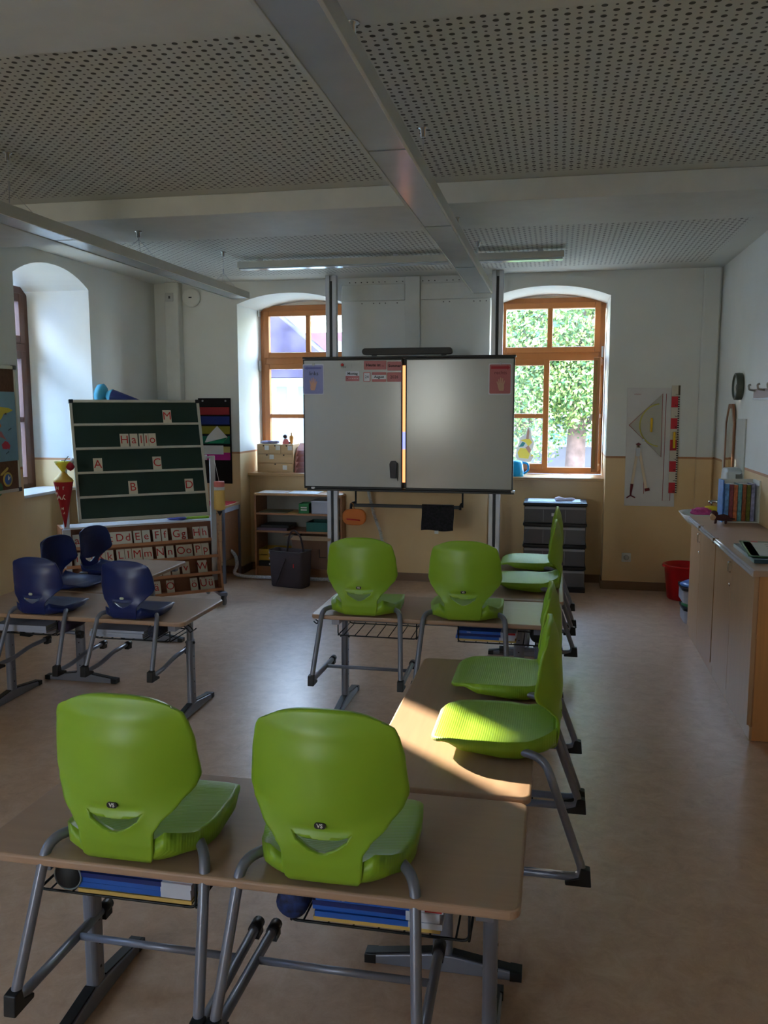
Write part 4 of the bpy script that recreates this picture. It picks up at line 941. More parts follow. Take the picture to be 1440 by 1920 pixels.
for q in (-BW/2, BW/2-.03): bpart('corner_cap', q-.002, q+.032, -.016, .014, BH/2-.028, BH/2+.003, M_black, gb, .003)
LZ = [BH/2-.012-.1905*k for k in (1, 2, 3, 4)]
for z in LZ: bpart('ledge', -BW/2+.022, BW/2-.022, -.024, -.0082, z-.008, z+.010, M_fr, gb, .002)
for s in (-1, 1):
    bm = NB(); tube(bm, [(s*BW/2, 0, 0), (s*(LW/2-.05), 0, 0)], .010, 8); tube(bm, [(s*BW/2, 0, 0), (s*(BW/2+.02), 0, 0)], .022, 12); obj('pivot', bm, M_alu, gb)
GM = Matrix.Translation(gb.location) @ gb.rotation_euler.to_matrix().to_4x4()
M_card = mat('cream_card', (222, 212, 192), .6)
def letter_card(ch, w, h, M, label, group, size, tilt=0, font_m=M_red):
    """M places the card's bottom centre; card faces -y"""
    bm = NB(); box(bm, -w/2, w/2, -.0015, 0, 0, h)
    o = obj('letter_card', bm, M_card); tag(o, label, 'card', group)
    o.location = M.translation; o.rotation_euler = M.to_euler()
    text(ch, size, font_m, o, (0, -.0018, h*.52), name='letter')
    return o
names_b = [('M', .235, 1, 0), ('H', -.118, 2, 0), ('a', -.045, 2, .060), ('l', .012, 2, .034), ('l', .052, 2, .034), ('o', .100, 2, .058), ('A', -.335, 3, 0), ('C', .120, 3, 0), ('B', -.085, 4, 0), ('D', .36, 4, 0)]
row_n = {1: 'top', 2: 'second', 3: 'third', 4: 'fourth'}
for k, (ch, x, r, w) in enumerate(names_b):
    w = w or .068
    lab = 'cream card with red letter %s on the %s ledge of the green board' % (('capital ' if ch.isupper() else 'small ')+ch, row_n[r])
    if ch == 'l': lab = 'cream card with red small l on the green board, %s of the two' % ['left', 'right'][k-3]
    letter_card(ch, w, .105, GM @ Matrix.Translation((x, -.0125, LZ[r-1]+.0105)), lab, 'letter cards on the green board', .092)
# letter cards in the trolley
rows = [
 (.540, [('A', -1.17), ('a', -1.11), ('B', -1.045), ('b', -.985), ('C', -.915), ('c', -.855), ('D', -.785), ('d', -.72), ('E', -.645), ('e', -.575), ('F', -.49), ('f', -.425), ('G', -.33), ('g', -.27), ('H', -.16), ('h', -.095)]),
 (.404, [('I', -1.17), ('i', -1.12), ('J', -1.06), ('j', -1.01), ('K', -.94), ('k', -.875), ('L', -.79), ('l', -.73), ('M', -.66), ('m', -.575), ('N', -.475), ('n', -.395), ('O', -.305), ('o', -.24), ('P', -.165), ('p', -.10)]),
 (.268, [('R', -.98), ('r', -.91), ('S', -.84), ('s', -.77), ('T', -.70), ('t', -.63), ('U', -.51), ('u', -.44), ('V', -.365), ('v', -.28), ('W', -.14)]),
 (.132, [('Z', -.83), ('z', -.76), ('ß', -.66), ('Ä', -.585), ('ä', -.53), ('Ö', -.42), ('ö', -.225), ('Ü', -.145), ('ü', -.085)]),
]
rn = ['top', 'second', 'third', 'bottom']
def spoken(ch):
    return ('capital ' if ch.isupper() else 'small ') + {'Ä': 'A umlaut', 'ä': 'A umlaut', 'Ö': 'O umlaut', 'ö': 'O umlaut', 'Ü': 'U umlaut', 'ü': 'U umlaut', 'ß': 'sharp s'}.get(ch, ch.upper())
for i, (z, lst) in enumerate(rows):
    for ch, x in lst:
        if x < -1.16: continue
        w = .078 if ch in 'MmWGOD' else (.05 if ch in 'iljItfr' else .062)
        M = TM @ Matrix.Translation((x, YF(z)+.0265, z+.001)) @ Matrix.Rotation(R(-21), 4, 'X')
        letter_card(ch, w, .105, M, 'cream card with red %s in the %s row of the letter trolley' % (spoken(ch), rn[i]), 'letter cards in the trolley', .088)
# things on the trolley
def TP(x, y, z): return TM @ Vector((x, y, z))
bm = NB(); lathe(bm, [(0, 0), (.05, .002), (.065, .016), (.04, .03), (0, .036)], 20)
o = solo('fabric_pouch', 'purple fabric pouch lying on the trolley top under the green board', 'pouch', bm, mat('purple_fabric', (84, 84, 150), .7), loc=TP(-.30, .27, .700), smooth=True); o.scale = (1.4, .8, 1)
bm = NB(); box(bm, -.13, .13, -.08, .08, 0, .018); solo('picture_book', 'lime green book lying on the right end of the trolley top', 'book', bm, mat('lime_cover', (150, 180, 40), .5), loc=TP(-.16, .33, .700), rot=(0, 0, ANG))
# paper cones
def cone(name, label, loc, rot, r, L_, m, bow_m, seg=18):
    t = thing(name, label, 'paper cone', loc); t.rotation_euler = rot
    bm = NB(); lathe(bm, [(0, -L_), (.004, -L_), (r, 0), (r*1.03, .004), (r*.9, .02), (r*.6, .04), (.012, .075)], seg); o = obj('cone_body', bm, [m, bow_m], t, smooth=True)
    for p in o.data.polygons:
        if p.center.z > .0: p.material_index = 1
    return t
M_yt = glassy('yellow_tulle', (238, 226, 90), .6, .6)
c1 = cone('school_cone', 'red paper school cone with white letters hanging at the left trolley post', (-3.603, 5.75, 1.085), (0, 0, 0), .071, .345, mat('red_cone', (176, 32, 42), .6), mat('yellow_crepe', (232, 186, 80), .6))
bm = NB(); lathe(bm, [(.008, .07), (.02, .09), (.05, .13), (.06, .15), (0, .13)], 10); obj('tulle', bm, M_yt, c1)
bm = NB(); lathe(bm, [(0, 0), (.02, .01), (.032, .03), (.02, .055), (0, .07)], 10, c=(.062, .0, .08)); obj('red_bow', bm, mat('red_felt', (170, 16, 40), .6), c1)
bm = NB(); tube(bm, [(.0, 0, .075), (.02, 0, .16), (.045, .01, .19)], .003, 6); obj('string', bm, mat('olive_cord', (70, 80, 60), .8), c1)
for k, (ch, x, z, s) in enumerate((('H', -.012, -.045, .03), ('T', .03, -.045, .03), ('A', -.01, -.115, .05), ('K', .022, -.115, .05), ('W', -.026, -.085, .03), ('L', -.034, -.175, .026), ('H', .004, -.20, .026), ('S', -.018, -.235, .024), ('X', .008, -.235, .022))):
    rr_ = .071*(1+z/.345)
    text(ch, s, M_card, c1, (x, -math.sqrt(max(1e-5, rr_*rr_-x*x))-.003, z), name='letter', bold=.001)
c2 = cone('school_cone', 'dark blue striped paper cone with turquoise tulle lying behind the green board', (-3.66, 6.62, 1.725), (0, R(-76), R(8)), .058, .42, mat('navy_cone', (44, 54, 110), .35), mat('turquoise_tulle', (70, 160, 190), .5))
bm = NB(); lathe(bm, [(.02, .04), (.06, .06), (.085, .09), (.07, .13), (0, .12)], 11); obj('tulle', bm, mat('turquoise_tulle', (70, 160, 190), .5), c2)
bpart('light_stripe', -.0, .004, -.0, .001, -.3, -.05, M_white, c2) if False else None
pc = thing('pencil_cone', 'hanging paper pencil with pink eraser end at the right trolley post', 'paper pencil', (-2.662, 6.46, .76))
bm = NB(); lathe(bm, [(.0, 0), (.018, .028), (.018, .03), (0, .031)], 8); lathe(bm, [(.0, .0), (.001, .0), (.024, .04), (0, .041)], 8); obj('tip', bm, M_black, pc)
bm = NB(); lathe(bm, [(0, .04), (.046, .055), (.05, .07), (.046, .20), (.044, .21), (0, .211)], 8); obj('shaft', bm, mat('yellow_shaft', (240, 196, 110), .6), pc)
bm = NB(); lathe(bm, [(0, .211), (.045, .212), (.046, .235), (0, .236)], 8); obj('ferrule', bm, M_paper, pc)
bm = NB(); lathe(bm, [(0, .236), (.044, .237), (.046, .275), (.042, .28), (0, .281)], 8); obj('eraser', bm, mat('pink_eraser', (230, 130, 120), .6), pc)
bm = NB(); tube(bm, [(0, 0, .28), (-.045, .02, .45)], .002, 5); obj('string', bm, M_paper, pc)

# ---------------------------------------------------------------- wall organiser and small drawer cabinet
wo_ = thing('wall_organizer', 'tall black hanging organizer with coloured pockets on the back wall', 'organizer', (-3.257, 7.838, .892))
bpart('backing', -.168, .166, -.006, 0, 0, .826, mat('black_felt', (24, 22, 26), .9), wo_)
for (z, h, c, nm) in ((.665, .075, (150, 36, 40), 'red'), (.572, .08, (32, 52, 130), 'blue'), (.48, .078, (150, 138, 36), 'yellow'), (.385, .075, (20, 110, 84), 'green'), (.30, .06, (206, 186, 110), 'cream'), (.228, .075, (200, 40, 140), 'magenta')):
    o = bpart('pocket', -.155, .155, -.018, -.0062, z, z+h, mat(nm+'_pocket', c, .8), wo_, .004); o['label'] = nm+' fabric pocket'
for x in (-.12, .115):
    bm = NB(); lathe(bm, [(0, 0), (.009, 0), (.009, .004), (0, .005)], 10, c=(x, -.006, .80), M=Matrix.Rotation(R(90), 4, 'X')); obj('eyelet', bm, M_alu, wo_)
bm = NB(); prism(bm, [(-.07, .46), (.03, .56), (.135, .45), (.09, .40), (-.10, .40)], .002, Matrix.Translation((-3.257, 7.816, .892)) @ XZ); solo('envelope', 'white pointed envelope stuck in the green organizer pocket', 'envelope', bm, M_paper)
bm = NB(); prism(bm, [(-.10, .395), (.12, .435), (.13, .45), (.09, .395)], .001, Matrix.Translation((-3.257, 7.8139, .892)) @ XZ); solo('green_card', 'bright green card in front of the white envelope on the organizer', 'card', bm, mat('mint_card', (30, 160, 110), .6))
bm = NB(); prism(bm, [(-.13, .285), (.09, .285), (.09, .37), (-.13, .37)], .002, Matrix.Translation((-3.257, 7.816, .892)) @ XZ); solo('white_card', 'white card sticking out of the lowest organizer pockets', 'card', bm, M_paper)
sc_ = thing('drawer_cabinet', 'narrow beech cabinet with four drawers behind the letter trolley', 'cabinet', (-3.13, 7.55, 0))
bpart('body', -.17, .125, -.20, .22, .20, .70, M_beechd, sc_, .002); bpart('top', -.175, .135, -.21, .23, .70, .722, M_beech, sc_, .003); bpart('top_band', .126, .138, -.20, .22, .66, .699, M_alu, sc_)
for k, (z0, z1) in enumerate(((.60, .695), (.505, .595), (.40, .50), (.21, .395))):
    d = bpart('drawer', -.165, .12, -.213, -.2005, z0, z1, M_beech, sc_, .001)
    bm = NB(); tube(bm, fillet([(-.0, -.214, z1-.03), (.0, -.232, z1-.03), (.09, -.232, z1-.03), (.09, -.214, z1-.03)], .01, 3), .004, 6); obj('handle', bm, M_chrome, d)
for x, y in ((.13, -.19), (.13, .2), (-.16, -.19), (-.16, .2)): bpart('leg', x-.012, x+.012, y-.012, y+.012, .001, .699 if x > 0 else .2, M_frame, sc_)
bm = NB(); box(bm, -3.29, -3.01, 7.37, 7.72, .7225, .733); solo('red_mat', 'red mat lying on the narrow drawer cabinet', 'mat', bm, mat('red_mat', (190, 30, 40), .6))

# ---------------------------------------------------------------- left wall pin boards
YZl = Matrix(((0,0,1,0),(1,0,0,0),(0,1,0,0),(0,0,0,1)))     # (y, z, thickness) -> world, faces +X
M_cork = mat('brown_cork', (112, 76, 54), .9, var=.15, scale=60)
pn = thing('pin_board', 'brown pin board with white frame at the left picture edge', 'pin board', (LEFT_X+.002, 5.05, 1.03))
bpart('cork', 0, .012, -.5, .50, .01, .88, M_cork, pn)
for q in ((-.5, .515, .875, .90), (-.5, .515, -.0, .022)): bpart('frame_strip', 0, .02, q[0], q[1], q[2], q[3], M_fr, pn, .002)
bpart('frame_strip', 0, .02, .497, .515, .022, .875, M_fr, pn, .002)
for z in (-.003, .873): bpart('corner_cap', 0, .024, .485, .52, z, z+.03, M_black, pn, .003)
mp_ = thing('world_map', 'light blue children world map with yellow, orange and red continents', 'map', (LEFT_X+.024, 5.0, 1.255))
bm = NB(); prism(bm, [(-.45, 0), (.545, 0), (.535, .49), (-.45, .49)], .0015, YZl); obj('sheet', bm, mat('map_blue', (128, 168, 190), .5, var=.06, scale=12), mp_)
def mpoly(nm, pts, c): 
    bm = NB(); prism(bm, pts, .0012, Matrix.Translation((.0016, 0, 0)) @ YZl); return obj(nm, bm, mat(nm+'_print', c, .6), mp_)
mpoly('yellow_continent', [(.10,.30),(.16,.37),(.28,.40),(.36,.385),(.46,.375),(.505,.36),(.46,.345),(.40,.335),(.37,.30),(.34,.285),(.28,.27),(.20,.27)], (226, 206, 60))
mpoly('orange_continent', [(.18,.27),(.28,.27),(.345,.285),(.365,.25),(.34,.23),(.32,.20),(.30,.215),(.26,.20),(.20,.22)], (226, 132, 60))
mpoly('red_continent', [(.36,.12),(.40,.145),(.43,.135),(.455,.11),(.44,.08),(.43,.09),(.41,.085),(.37,.09)], (206, 60, 74))
mpoly('pink_islands', [(.33,.20),(.36,.215),(.40,.165),(.42,.15),(.39,.16),(.35,.175)], (200, 120, 130))
for (y, z) in ((.33, .32), (.42, .335), (.25, .33)): mpoly('animal_mark', [(y-.012, z-.006), (y+.012, z-.004), (y+.008, z+.008), (y-.006, z+.006)], (90, 70, 40))
for (y, z) in ((.31, .03), (.42, .055), (.46, .22)): mpoly('whale_mark', [(y-.02, z-.006), (y+.02, z+.010), (y+.015, z+.016), (y-.018, z)], (74, 96, 110))
text('WELT', .05, mat('brown_print', (110, 60, 60), .6), mp_, (.003, .18, .455), rot=(R(90), 0, R(90)), name='title')
for (lab, y, z, r, col) in (('yellow wrist watch cutout with blue dial on the brown pin board', 5.42, 1.125, .052, 'y'), ('green round cutout at the lower edge of the brown pin board', 5.31, 1.065, .05, 'g')):
    t = thing('watch_cutout', lab, 'cutout', (LEFT_X+.0155, y, z)); Mx = Matrix.Rotation(R(90), 4, 'Y')
    bm = NB(); lathe(bm, [(0, 0), (r, 0), (r, .003), (0, .003)], 24, M=Mx); obj('disc', bm, mat('yellow_card', (206, 176, 80), .6) if col == 'y' else mat('green_card', (50, 120, 60), .6), t)
    if col == 'y':
        bm = NB(); lathe(bm, [(0, .0035), (r*.72, .0035), (r*.72, .005), (0, .005)], 24, M=Mx); obj('dial', bm, mat('blue_dial', (60, 100, 170), .5), t)
        bm = NB(); prism(bm, [(-.004,-.004),(.004,-.006),(.006,.026),(-.002,.028)], .002, Matrix.Translation((.0052, 0, 0)) @ YZl); prism(bm, [(-.006,.0),(0,-.006),(.02,.014),(.015,.02)], .002, Matrix.Translation((.0072, 0, 0)) @ YZl); obj('hands', bm, M_paper, t)
        bm = NB(); prism(bm, [(-.05,.02),(-.04,.035),(.03,.075),(.045,.07),(.035,.055),(-.03,.02)], .002, Matrix.Translation((.0002, -.03, .012)) @ YZl); obj('strap', bm, mat('yellow_card', (206, 176, 80), .6), t)

# ---------------------------------------------------------------- right side: cabinets, worktop, sink, clock, mirror
M_cab = wood('cabinet_laminate', (190, 150, 112), .38, .05, 2); M_cabs = wood('cabinet_side', (200, 140, 84), .45, .08, 2)
for (y0, y1, lab, seam) in ((4.33, 5.385, 'low beech cabinet at the right picture edge, the nearer one', 4.89), (5.388, 6.36, 'low beech cabinet beside the sink, the farther one', 5.94)):
    t = thing('base_cabinet', lab, 'cabinet', (1.15, y0, 0), 0, 'low cabinets along the right wall'); Ly = y1-y0
    bpart('carcass', -.170, .192, .0005, Ly, 0.002, .832, M_cabs, t, .001)
    for (a, b) in ((.02, seam-y0-.0015), (seam-y0+.0015, Ly-.004)):
        d = bpart('door', -.192, -.1705, a, b, .075, .828, M_cab, t, .0015)
        if a > .1 : 
            for (z, s_) in ((.765, .028),): 
                bm = NB(); tube(bm, fillet([(-.192, a+.03, z-s_), (-.206, a+.03, z-s_), (-.206, a+.03, z+s_), (-.192, a+.03, z+s_)], .008, 3), .0045, 8); obj('handle', bm, M_chrome, d)
            bm = NB(); lathe(bm, [(0, 0), (.009, 0), (.009, .006), (0, .007)], 12, c=(-.192, a+.03, .665), M=Matrix.Rotation(R(-90), 4, 'Y')); obj('lock', bm, M_chrome, d)
    bpart('plinth', -.182, -.1705, .0005, Ly, .002, .072, M_cab, t)
wt = thing('worktop', 'long brown worktop with bright front edge over the low right cabinets', 'worktop', (1.15, 4.30, .8325))
bpart('slab', -.21, .193, 0, 2.075, 0, .030, M_desk, wt, .003)
M_edge = mat('edge_band_glare', (190, 186, 190), .18)  # glare along the front edge is put into this pale colour
bm = NB(); tube(bm, [(-.211, .001, .010), (-.211, 2.07, .010)], .010, 8); obj('edge_band', bm, M_edge, wt); bm = NB(); tube(bm, [(-.205, .001, .024), (-.205, 2.07, .024)], .007, 8); obj('edge_band', bm, M_edge, wt)
for y in (1.02, 1.55): bpart('joint', -.223, -.19, y, y+.008, .0, .032, M_base, wt)
TZ = .863
mg = thing('magazine', 'green school magazine with printed tables lying on the near end of the worktop', 'magazine', (1.175, 4.80, TZ+.001+.022), R(-6))
bm = NB(); prism(bm, rrect(.36, .52, .02, 4), .006, Matrix.Translation((0, 0, -.0005))); obj('cover', bm, mat('leaf_green_cover', (50, 92, 50), .35), mg)
for q, m_ in (((-.165, .17, -.245, .205), mat('pale_print', (186, 190, 180), .4)), ((-.172, -.125, -.245, .205), mat('light_green_print', (124, 160, 100), .4)), ((-.12, -.085, .215, .245), M_bred)): bpart('print', q[0], q[1], q[2], q[3], .0056, .0064, m_, mg)
for k in range(6): bpart('text_line', -.06, .16, -.2+.065*k, -.19+.065*k, .0065, .0070, mat('grey_ink', (110, 110, 112), .6), mg)
box_thing('folder', 'dark blue green folder under the green magazine on the worktop', 'folder', .985, 1.335, 4.50, 5.02, TZ, TZ+.020, mat('petrol_folder', (40, 66, 74), .3))
bs = thing('book_display', 'white open book display with blue side standing on the worktop', 'book stand', (1.22, 6.12, TZ), R(4))
bpart('back_panel', -.105, .112, .09, .098, 0, .285, M_white, bs); bpart('side_panel', .112, .122, -.06, .098, 0, .285, M_white, bs)
bpart('side_panel', -.113, -.106, -.03, .098, 0, .285, mat('blue_box_side', (76, 130, 196), .4, var=.2, scale=30), bs)
bpart('shelf', -.105, .112, -.05, .09, 0, .006, M_white, bs)
cols = [('pale blue', (96, 146, 206), 'blue side book with pale pattern'), ('maroon', (134, 60, 70), 'reddish brown'), ('orange', (190, 110, 70), 'orange speckled'), ('teal', (96, 150, 156), 'pale teal'), ('brown', (140, 76, 44), 'rust brown'), ('olive', (104, 108, 40), 'olive green'), ('lilac', (150, 150, 186), 'lilac')]
for k, (cn_, c, d_) in enumerate(cols):
    x = -.088+.029*k
    bt_ = thing('picture_book', '%s picture book in the white book display on the worktop' % d_, 'book', (1.22+x, 6.12+x*.07, TZ+.0065), R(4), 'picture books in the display')
    bpart('cover', -.0125, .0125, -.045+.004*k, .085, 0, .255-.004*(k % 3), mat(cn_+'_book', c, .45, var=.45, scale=38), bt_, .002); bpart('pages', -.0095, .0095, -.044+.004*k, .084, .2560-.004*(k % 3), .2568-.004*(k % 3), M_paper, bt_)
ot = thing('plush_otter', 'small brown plush otter with beige face standing on the worktop', 'plush toy', (1.085, 6.0, TZ))
M_ot = mat('brown_plush', (72, 36, 36), .95, var=.2, scale=120, bump=.6, bscale=400)
bm = NB(); tube(bm, [(-.035, 0, .045), (-.01, 0, .040), (.02, 0, .042), (.045, 0, .036), (.06, 0, .030), (.095, 0, .034)], [.016, .020, .024, .020, .011, .003], 12); obj('body', bm, M_ot, ot, smooth=True)
bm = NB(); bmesh.ops.create_icosphere(bm, subdivisions=3, radius=.026, matrix=Matrix.Translation((-.04, 0, .062))); obj('head', bm, M_ot, ot, smooth=True)
bm = NB(); bmesh.ops.create_icosphere(bm, subdivisions=3, radius=.020, matrix=Matrix.Translation((-.048, -.012, .048)) @ Matrix.Diagonal((1, .8, 1.3, 1))); obj('face', bm, mat('beige_plush', (200, 170, 140), .95), ot, smooth=True)
for x, y in ((-.03, -.012), (-.025, .014), (.035, -.014), (.04, .014)):
    bm = NB(); tube(bm, [(x, y, .035), (x, y, .008), (x-.008, y-.002, .007)], [.010, .009, .007], 8); obj('paw', bm, M_ot, ot, smooth=True)
sk = thing('wash_basin', 'white ceramic wash basin behind the low cabinets on the right wall', 'sink', (1.175, 6.72, .705))
bm = NB()
prof = []
rngs = []
for (w, d, z, cy, cx) in ((.20, .20, -.05, .03, .06), (.30, .30, .02, .01, .01), (.37, .40, .08, 0, -.02), (.41, .50, .138, 0, -.04), (.395, .485, .140, 0, -.04), (.34, .42, .10, 0, -.04), (.22, .26, .05, 0, -.03), (.06, .06, .04, 0, -.03)):
    rngs.append([bm.verts.new((x+cx, y+cy, z)) for x, y in rrect(w, d, min(w, d)*.35, 6, .0, 0)])
for a, b in zip(rngs, rngs[1:]):
    for k in range(len(a)): bm.faces.new((a[k], a[(k+1)%len(a)], b[(k+1)%len(b)], b[k])).smooth = True
bm.faces.new(list(reversed(rngs[0]))); bm.faces.new(rngs[-1])
obj('bowl', bm, mat('white_ceramic', (226, 226, 222), .12), sk)
bm = NB(); tube(bm, fillet([(.10, .10, .13), (.10, .10, .215), (-.02, .08, .222)], .02), .011, 10); tube(bm, [(-.02, .08, .226), (-.02, .08, .205)], .015, 10); obj('tap', bm, M_chrome, sk)
bm = NB(); tube(bm, [(.10, .10, .215), (.088, .09, .262)], .008, 8); cbox(bm, (.085, .09, .266), (.03, .03, .012)); obj('lever', bm, M_chrome, sk)
def rag(name, label, loc, sc_3, m):
    bm = NB(); bmesh.ops.create_icosphere(bm, subdivisions=4, radius=1)
    for v in bm.verts:
        n = 1+.16*math.sin(v.co.x*7+v.co.y*4)*math.cos(v.co.z*5+v.co.x*3)+.06*math.sin(v.co.y*17); v.co *= n; v.co.z = max(v.co.z, -.4)
        v.co = Vector((v.co.x*sc_3[0], v.co.y*sc_3[1], (v.co.z+.4)*sc_3[2]))
    return solo(name, label, 'cloth', bm, m, loc=loc, smooth=True)
rag('cleaning_cloth', 'magenta cleaning cloth crumpled on the wash basin', (1.085, 6.74, .834), (.075, .06, .035), mat('magenta_cloth', (190, 60, 120), .8)); rag('cleaning_cloth', 'yellow cleaning cloth on the wash basin behind the magenta one', (1.17, 6.86, .834), (.07, .05, .035), mat('yellow_cloth', (226, 200, 40), .8))
sp = sbox('trim_9', 1.335, 1.3445, 6.60, 7.42, .9, 1.55, mat('splash_panel_grey', (206, 208, 200), .3))
mr = thing('wall_mirror', 'wooden framed mirror with pointed top on the right wall', 'mirror', (1.334, 7.10, 1.0))
MR = [(-.17, 0), (.17, 0), (.17, .52), (.07, .66), (-.07, .66), (-.17, .52)]
MI = [(-.135, .03), (.135, .03), (.135, .505), (.055, .625), (-.055, .625), (-.135, .505)]
TY = Matrix(((0,0,-1,0),(1,0,0,0),(0,1,0,0),(0,0,0,1)))
M_mw = wood('mirror_wood', (140, 92, 60), .4, .1, 2)
for k in range(6):
    bm = NB(); a, b, c, d = MR[k], MR[(k+1) % 6], MI[(k+1) % 6], MI[k]; prism(bm, [a, b, c, d], .016, TY); obj('frame_rail', bm, M_mw, mr, bevel=.002)
bm = NB(); prism(bm, MI, .012, TY); obj('glass', bm, mat('mirror_glass', (225, 230, 228), .03, 1.0, var=0), mr)
ds = thing('towel_dispenser', 'white and grey paper dispenser on the right wall above the sink', 'dispenser', (1.338, 6.72, .99))
bm = NB(); prism(bm, [(-.11, 0), (.11, 0), (.12, .1), (.10, .175), (.05, .20), (-.05, .20), (-.10, .175), (-.12, .1)], .115, TY); obj('body', bm, mat('dispenser_white', (206, 214, 216), .35), ds, bevel=.02, seg=3)
bm = NB(); prism(bm, [(-.122, .0), (-.08, .0), (-.09, .17), (-.115, .15)], .05, TY); obj('grey_side', bm, mat('dispenser_grey', (120, 124, 120), .4), ds)
ck_ = thing('wall_clock', 'round grey rimmed wall clock above the mirror on the right wall', 'clock', (1.3435, 6.85, 1.79))
Mx = Matrix.Rotation(R(-90), 4, 'Y')
bm = NB(); lathe(bm, [(0, 0), (.100, 0), (.102, .02), (.100, .048), (.088, .052), (.086, .036), (0, .034)], 40, M=Mx); obj('case', bm, mat('clock_grey', (84, 90, 78), .4, .3), ck_, smooth=True)
bm = NB(); lathe(bm, [(0, .0345), (.085, .0362), (.085, .037), (0, .037)], 32, M=Mx); obj('face', bm, mat('clock_face', (206, 208, 200), .4), ck_)
for a, l, w in ((200, .05, .004), (310, .07, .003)):
    bm = NB(); tube(bm, [(-.038, 0, 0), (-.038, l*math.sin(R(a)), l*math.cos(R(a)))], w*.6, 6); obj('hand', bm, M_ink, ck_)
hk = thing('coat_rail', 'wooden coat rail with grey hooks at the right picture edge', 'coat rail', (1.3435, 6.34, 1.70))
bpart('board', -.02, 0, -1.2, 0, 0, .06, mat('rail_mauve', (150, 124, 116), .5), hk, .002); bpart('trim_strip', -.024, -.002, -1.2, .004, -.012, -.001, M_alu, hk)
for k in range(5):
    bm = NB(); y = -.05-.27*k; tube(bm, fillet([(-.02, y, .05), (-.06, y, .055), (-.065, y, .085), (-.05, y, .09)], .012), .007, 8); obj('hook', bm, mat('hook_grey', (170, 166, 156), .35, .5), hk)
bn = thing('waste_bin', 'red plastic waste bin on the floor beneath the tool board', 'bin', (1.10, 7.56, .001))
bm = NB(); lathe(bm, [(0, 0), (.128, 0), (.138, .012), (.168, .285), (.178, .288), (.178, .30), (.164, .30), (.134, .012), (0, .011)], 32); obj('body', bm, mat('red_plastic', (196, 14, 26), .4), bn, smooth=True)
bm = NB(); cbox(bm, (-.172, -.03, .290), (.03, .05, .018)); obj('grip', bm, mat('red_plastic', (196, 14, 26), .4), bn)
for (lab, z, c, x) in (('stacking box with green lid behind the cabinet, the lower one', .002, (60, 140, 84), 1.115), ('stacking box with blue lid behind the cabinet, on top of the green one', .158, (60, 110, 180), 1.10)):
    t = thing('stacking_box', lab, 'box', (x, 6.78, z), 0)
    bm = NB(); prism(bm, rrect(.27, .30, .05, 5), .10, Matrix.Translation((0, 0, 0))); obj('tub', bm, glassy('milky_plastic', (225, 225, 235), .8, .3), t, bevel=.01)
    bm = NB(); prism(bm, rrect(.285, .315, .05, 5), .018, Matrix.Translation((0, 0, .1005))); obj('black_rim', bm, M_black, t)
    bm = NB(); lathe(bm, [(0, 0), (.14, 0), (.145, .008), (.11, .028), (0, .034)], 24, c=(0, 0, .119)); obj('lid', bm, mat('lid_%d' % c[0] + '_%d' % c[2], c, .35), t, smooth=True)
bm = NB(); lathe(bm, [(0, 0), (.08, .0), (.085, .012), (.05, .035), (0, .04)], 20); solo('yellow_bowl', 'small yellow bowl upside down on the blue lidded box', 'bowl', bm, mat('yellow_bowl', (230, 206, 90), .4), loc=(1.13, 6.78, .312), smooth=True)

# ---------------------------------------------------------------- outside
sbox('trim_10', -60, 40, 8.75, 70, -1.2, -1.0, mat('pale_yard_ground', (150, 144, 130), .9, var=.15)); sbox('trim_11', -60, -4.75, -30, 8.7, -1.2, -1.0, mat('pale_yard_ground', (150, 144, 130), .9))
def house(name, label, x0, x1, y0, y1, ze, zr, wm, rm, axis='x', wins=()):
    t = thing(name, label, 'building', (x0, y0, -1.0))
    bpart('walls', 0, x1-x0, 0, y1-y0, 0, ze+1, wm, t)
    w, d = x1-x0, y1-y0
    bm = NB()
    if axis == 'x':
        prism(bm, [(-.4, 0), (d/2, zr-ze), (d+.4, 0)], w+.8, Matrix.Translation((-.4, 0, ze+1.001)) @ Matrix(((0,0,1,0),(1,0,0,0),(0,1,0,0),(0,0,0,1))))
    else:
        prism(bm, [(-.4, 0), (w/2, zr-ze), (w+.4, 0)], d+.8, Matrix.Translation((0, d+.4, ze+1.001)) @ XZ)
    obj('roof', bm, rm, t)
    for (a, z0, ww, hh) in wins:
        o = bpart('window', a, a+ww, -.03, 0, z0+1, z0+1+hh, mat('pale_shutter', (120, 140, 150), .6), t)
    return t
M_hw = mat('white_render', (200, 204, 200), .9); M_hr = mat('red_tiles', (98, 58, 64), 1.0, var=.12, scale=3, spec=.0); M_hl = mat('slate_lilac_roof', (74, 66, 84), 1.0, var=.5, scale=2, spec=.0)
house('town_house', 'white house with lilac slate gable roof seen through the left window', -13, -5.2, 20, 20.1, 2.3, 5.9, M_hw, M_hl, 'y', ((6.30, .5, .25, 1.6), (6.85, .5, .25, 1.6)))
house('town_house', 'house with red tiled roof behind the white house in the left window', -15, -4, 29, 35, 2.0, 4.4, M_hw, M_hr, 'x')
bm = NB(); box(bm, -7.55, -7.1, 27.7, 28.2, -.999, 3.75); solo('chimney_stack', 'pale brick chimney before the red roof in the left window', 'chimney', bm, mat('pale_brick', (96, 88, 84), .9, var=.3, scale=12))
house('sun_blocker', 'pale low building added outside the left wall window to block low sun', -12.5, -9, 4, 15.5, 4.0, 4.6, M_hw, M_hr, 'y')  # added block, keeps low sun out of the lower left panes
house('town_house', 'tall pale house added outside the left windows to dim their sky light', -17, -9.6, -12, 3.4, 5.2, 7.5, mat('pale_blue_render', (140, 160, 186), .9), M_hr, 'y')  # added house, cuts the sky light on the left window reveal
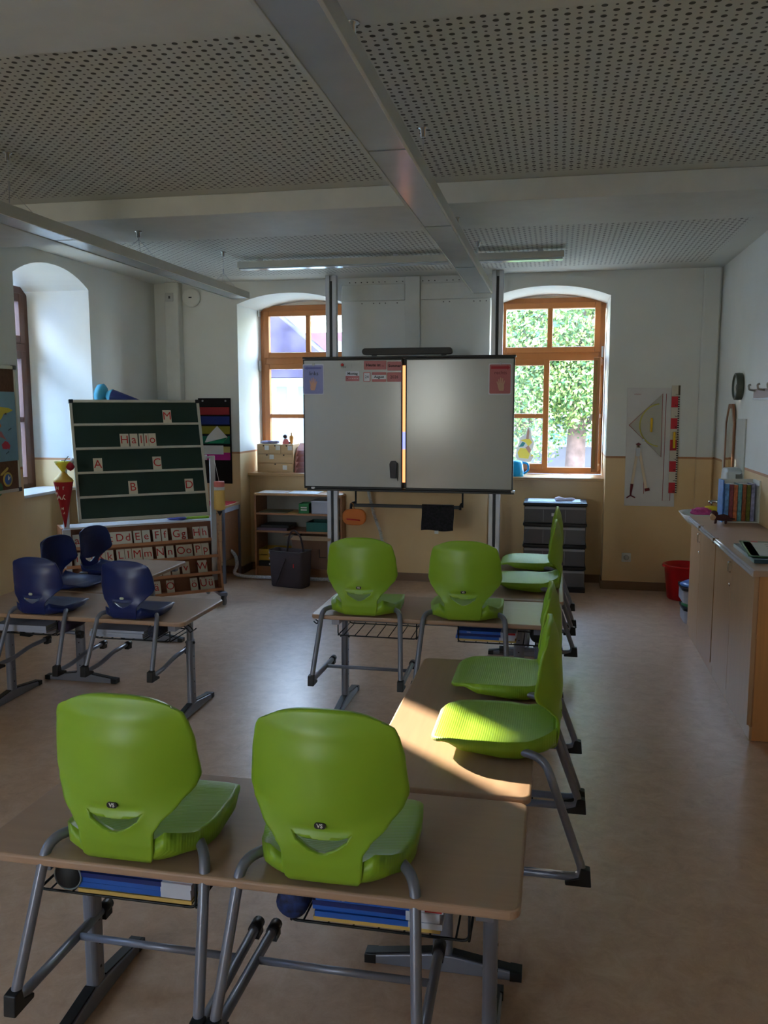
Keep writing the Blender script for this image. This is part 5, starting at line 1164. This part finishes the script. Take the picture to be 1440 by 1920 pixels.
house('annex_building', 'light blue low building behind the trees in the right window', -3.2, 5, 24, 30, .9, 1.3, mat('light_blue_render', (120, 160, 176), .9), M_hl, 'x', ((.9, .2, .5, .6),))
bm = NB(); box(bm, -3.5, 8, 18.5, 18.8, -1, .78); solo('garden_wall', 'grey garden wall behind the tree trunk in the right window', 'wall', bm, mat('lavender_grey_wall', (110, 112, 128), .9))
def tree(label, x, y, h, r, zc, n, cols, seed, trunk=.22, lean=0, leaf=1.0):
    rnd = random.Random(seed)
    t = thing('leafy_tree', label, 'tree', (x, y, -1.0), 0, 'trees outside the windows')
    bm = NB(); tube(bm, [(lean*-.6, 0, 0), (0, 0, 1.6), (lean*.3, 0, 3.0), (lean*.4, 0, h*.75)], [trunk*1.2, trunk, trunk*.8, .06], 10); obj('trunk', bm, mat('grey_bark', (104, 86, 82), .9, var=.3, scale=6, bump=.5), t)
    for s_ in range(5):
        a = s_*1.3; bm = NB(); tube(bm, [(0, 0, 2.2+.3*s_), (math.cos(a)*r*.5, math.sin(a)*r*.5, 3.2+.35*s_)], [trunk*.4, .03], 6); obj('branch', bm, mat('grey_bark', (104, 86, 82), .9), t)
    bm = NB()
    blobs = [(rnd.gauss(0, r*.42), rnd.gauss(0, r*.35), zc + rnd.gauss(0, r*.5), r*rnd.uniform(.3, .5)) for _ in range(34)]
    for _ in range(n):
        bx, by, bz, br = rnd.choice(blobs); d = Vector((rnd.gauss(0, 1), rnd.gauss(0, 1), rnd.gauss(0, 1))).normalized()*br*rnd.uniform(.6, 1.05)
        c = Vector((bx, by, bz))+d
        if c.z < 1.75: continue
        u = Vector((rnd.gauss(0, 1), rnd.gauss(0, 1), rnd.gauss(0, 1))).normalized(); v = u.orthogonal().normalized()
        s = rnd.uniform(.035, .07)*leaf; u *= s; v *= s*.6
        f = bm.faces.new([bm.verts.new(p) for p in (c-u, c+v, c+u, c-v)]); f.material_index = rnd.randrange(len(cols))
    obj('foliage', bm, cols, t)
    return t
GL = [mat('leaf_light', (112, 136, 66), .6), mat('leaf_mid', (84, 116, 56), .6), mat('leaf_dark', (50, 82, 40), .6), mat('leaf_pale', (164, 174, 108), .6)]
tree('large leafy tree with grey trunk right outside the open window', .30, 14.5, 6.5, 2.1, 4.0, 60000, GL, 3, .17, .15, .68)
tree('fourth leafy tree, added out of view to block sun at the back left window', -8.7, 13.8, 7, 1.9, 4.6, 14000, GL, 11, .15, 0, 2.0)  # added tree, stops a sun streak reaching the floor
tree('fifth leafy tree, added left outside to block sun at the right window', -6.9, 13.4, 6, 1.4, 4.6, 12000, GL, 12, .15, 0, 2.0)  # added tree, stops a sun streak on the right wall
tree('second leafy tree left behind the large one outside the right window', -0.7, 17.3, 7, 2.4, 4.0, 40000, GL, 5, .14, 0, .8)
tree('third leafy tree farther right outside the right window', 2.9, 17.0, 7, 2.3, 4.0, 22000, GL, 8, .2)
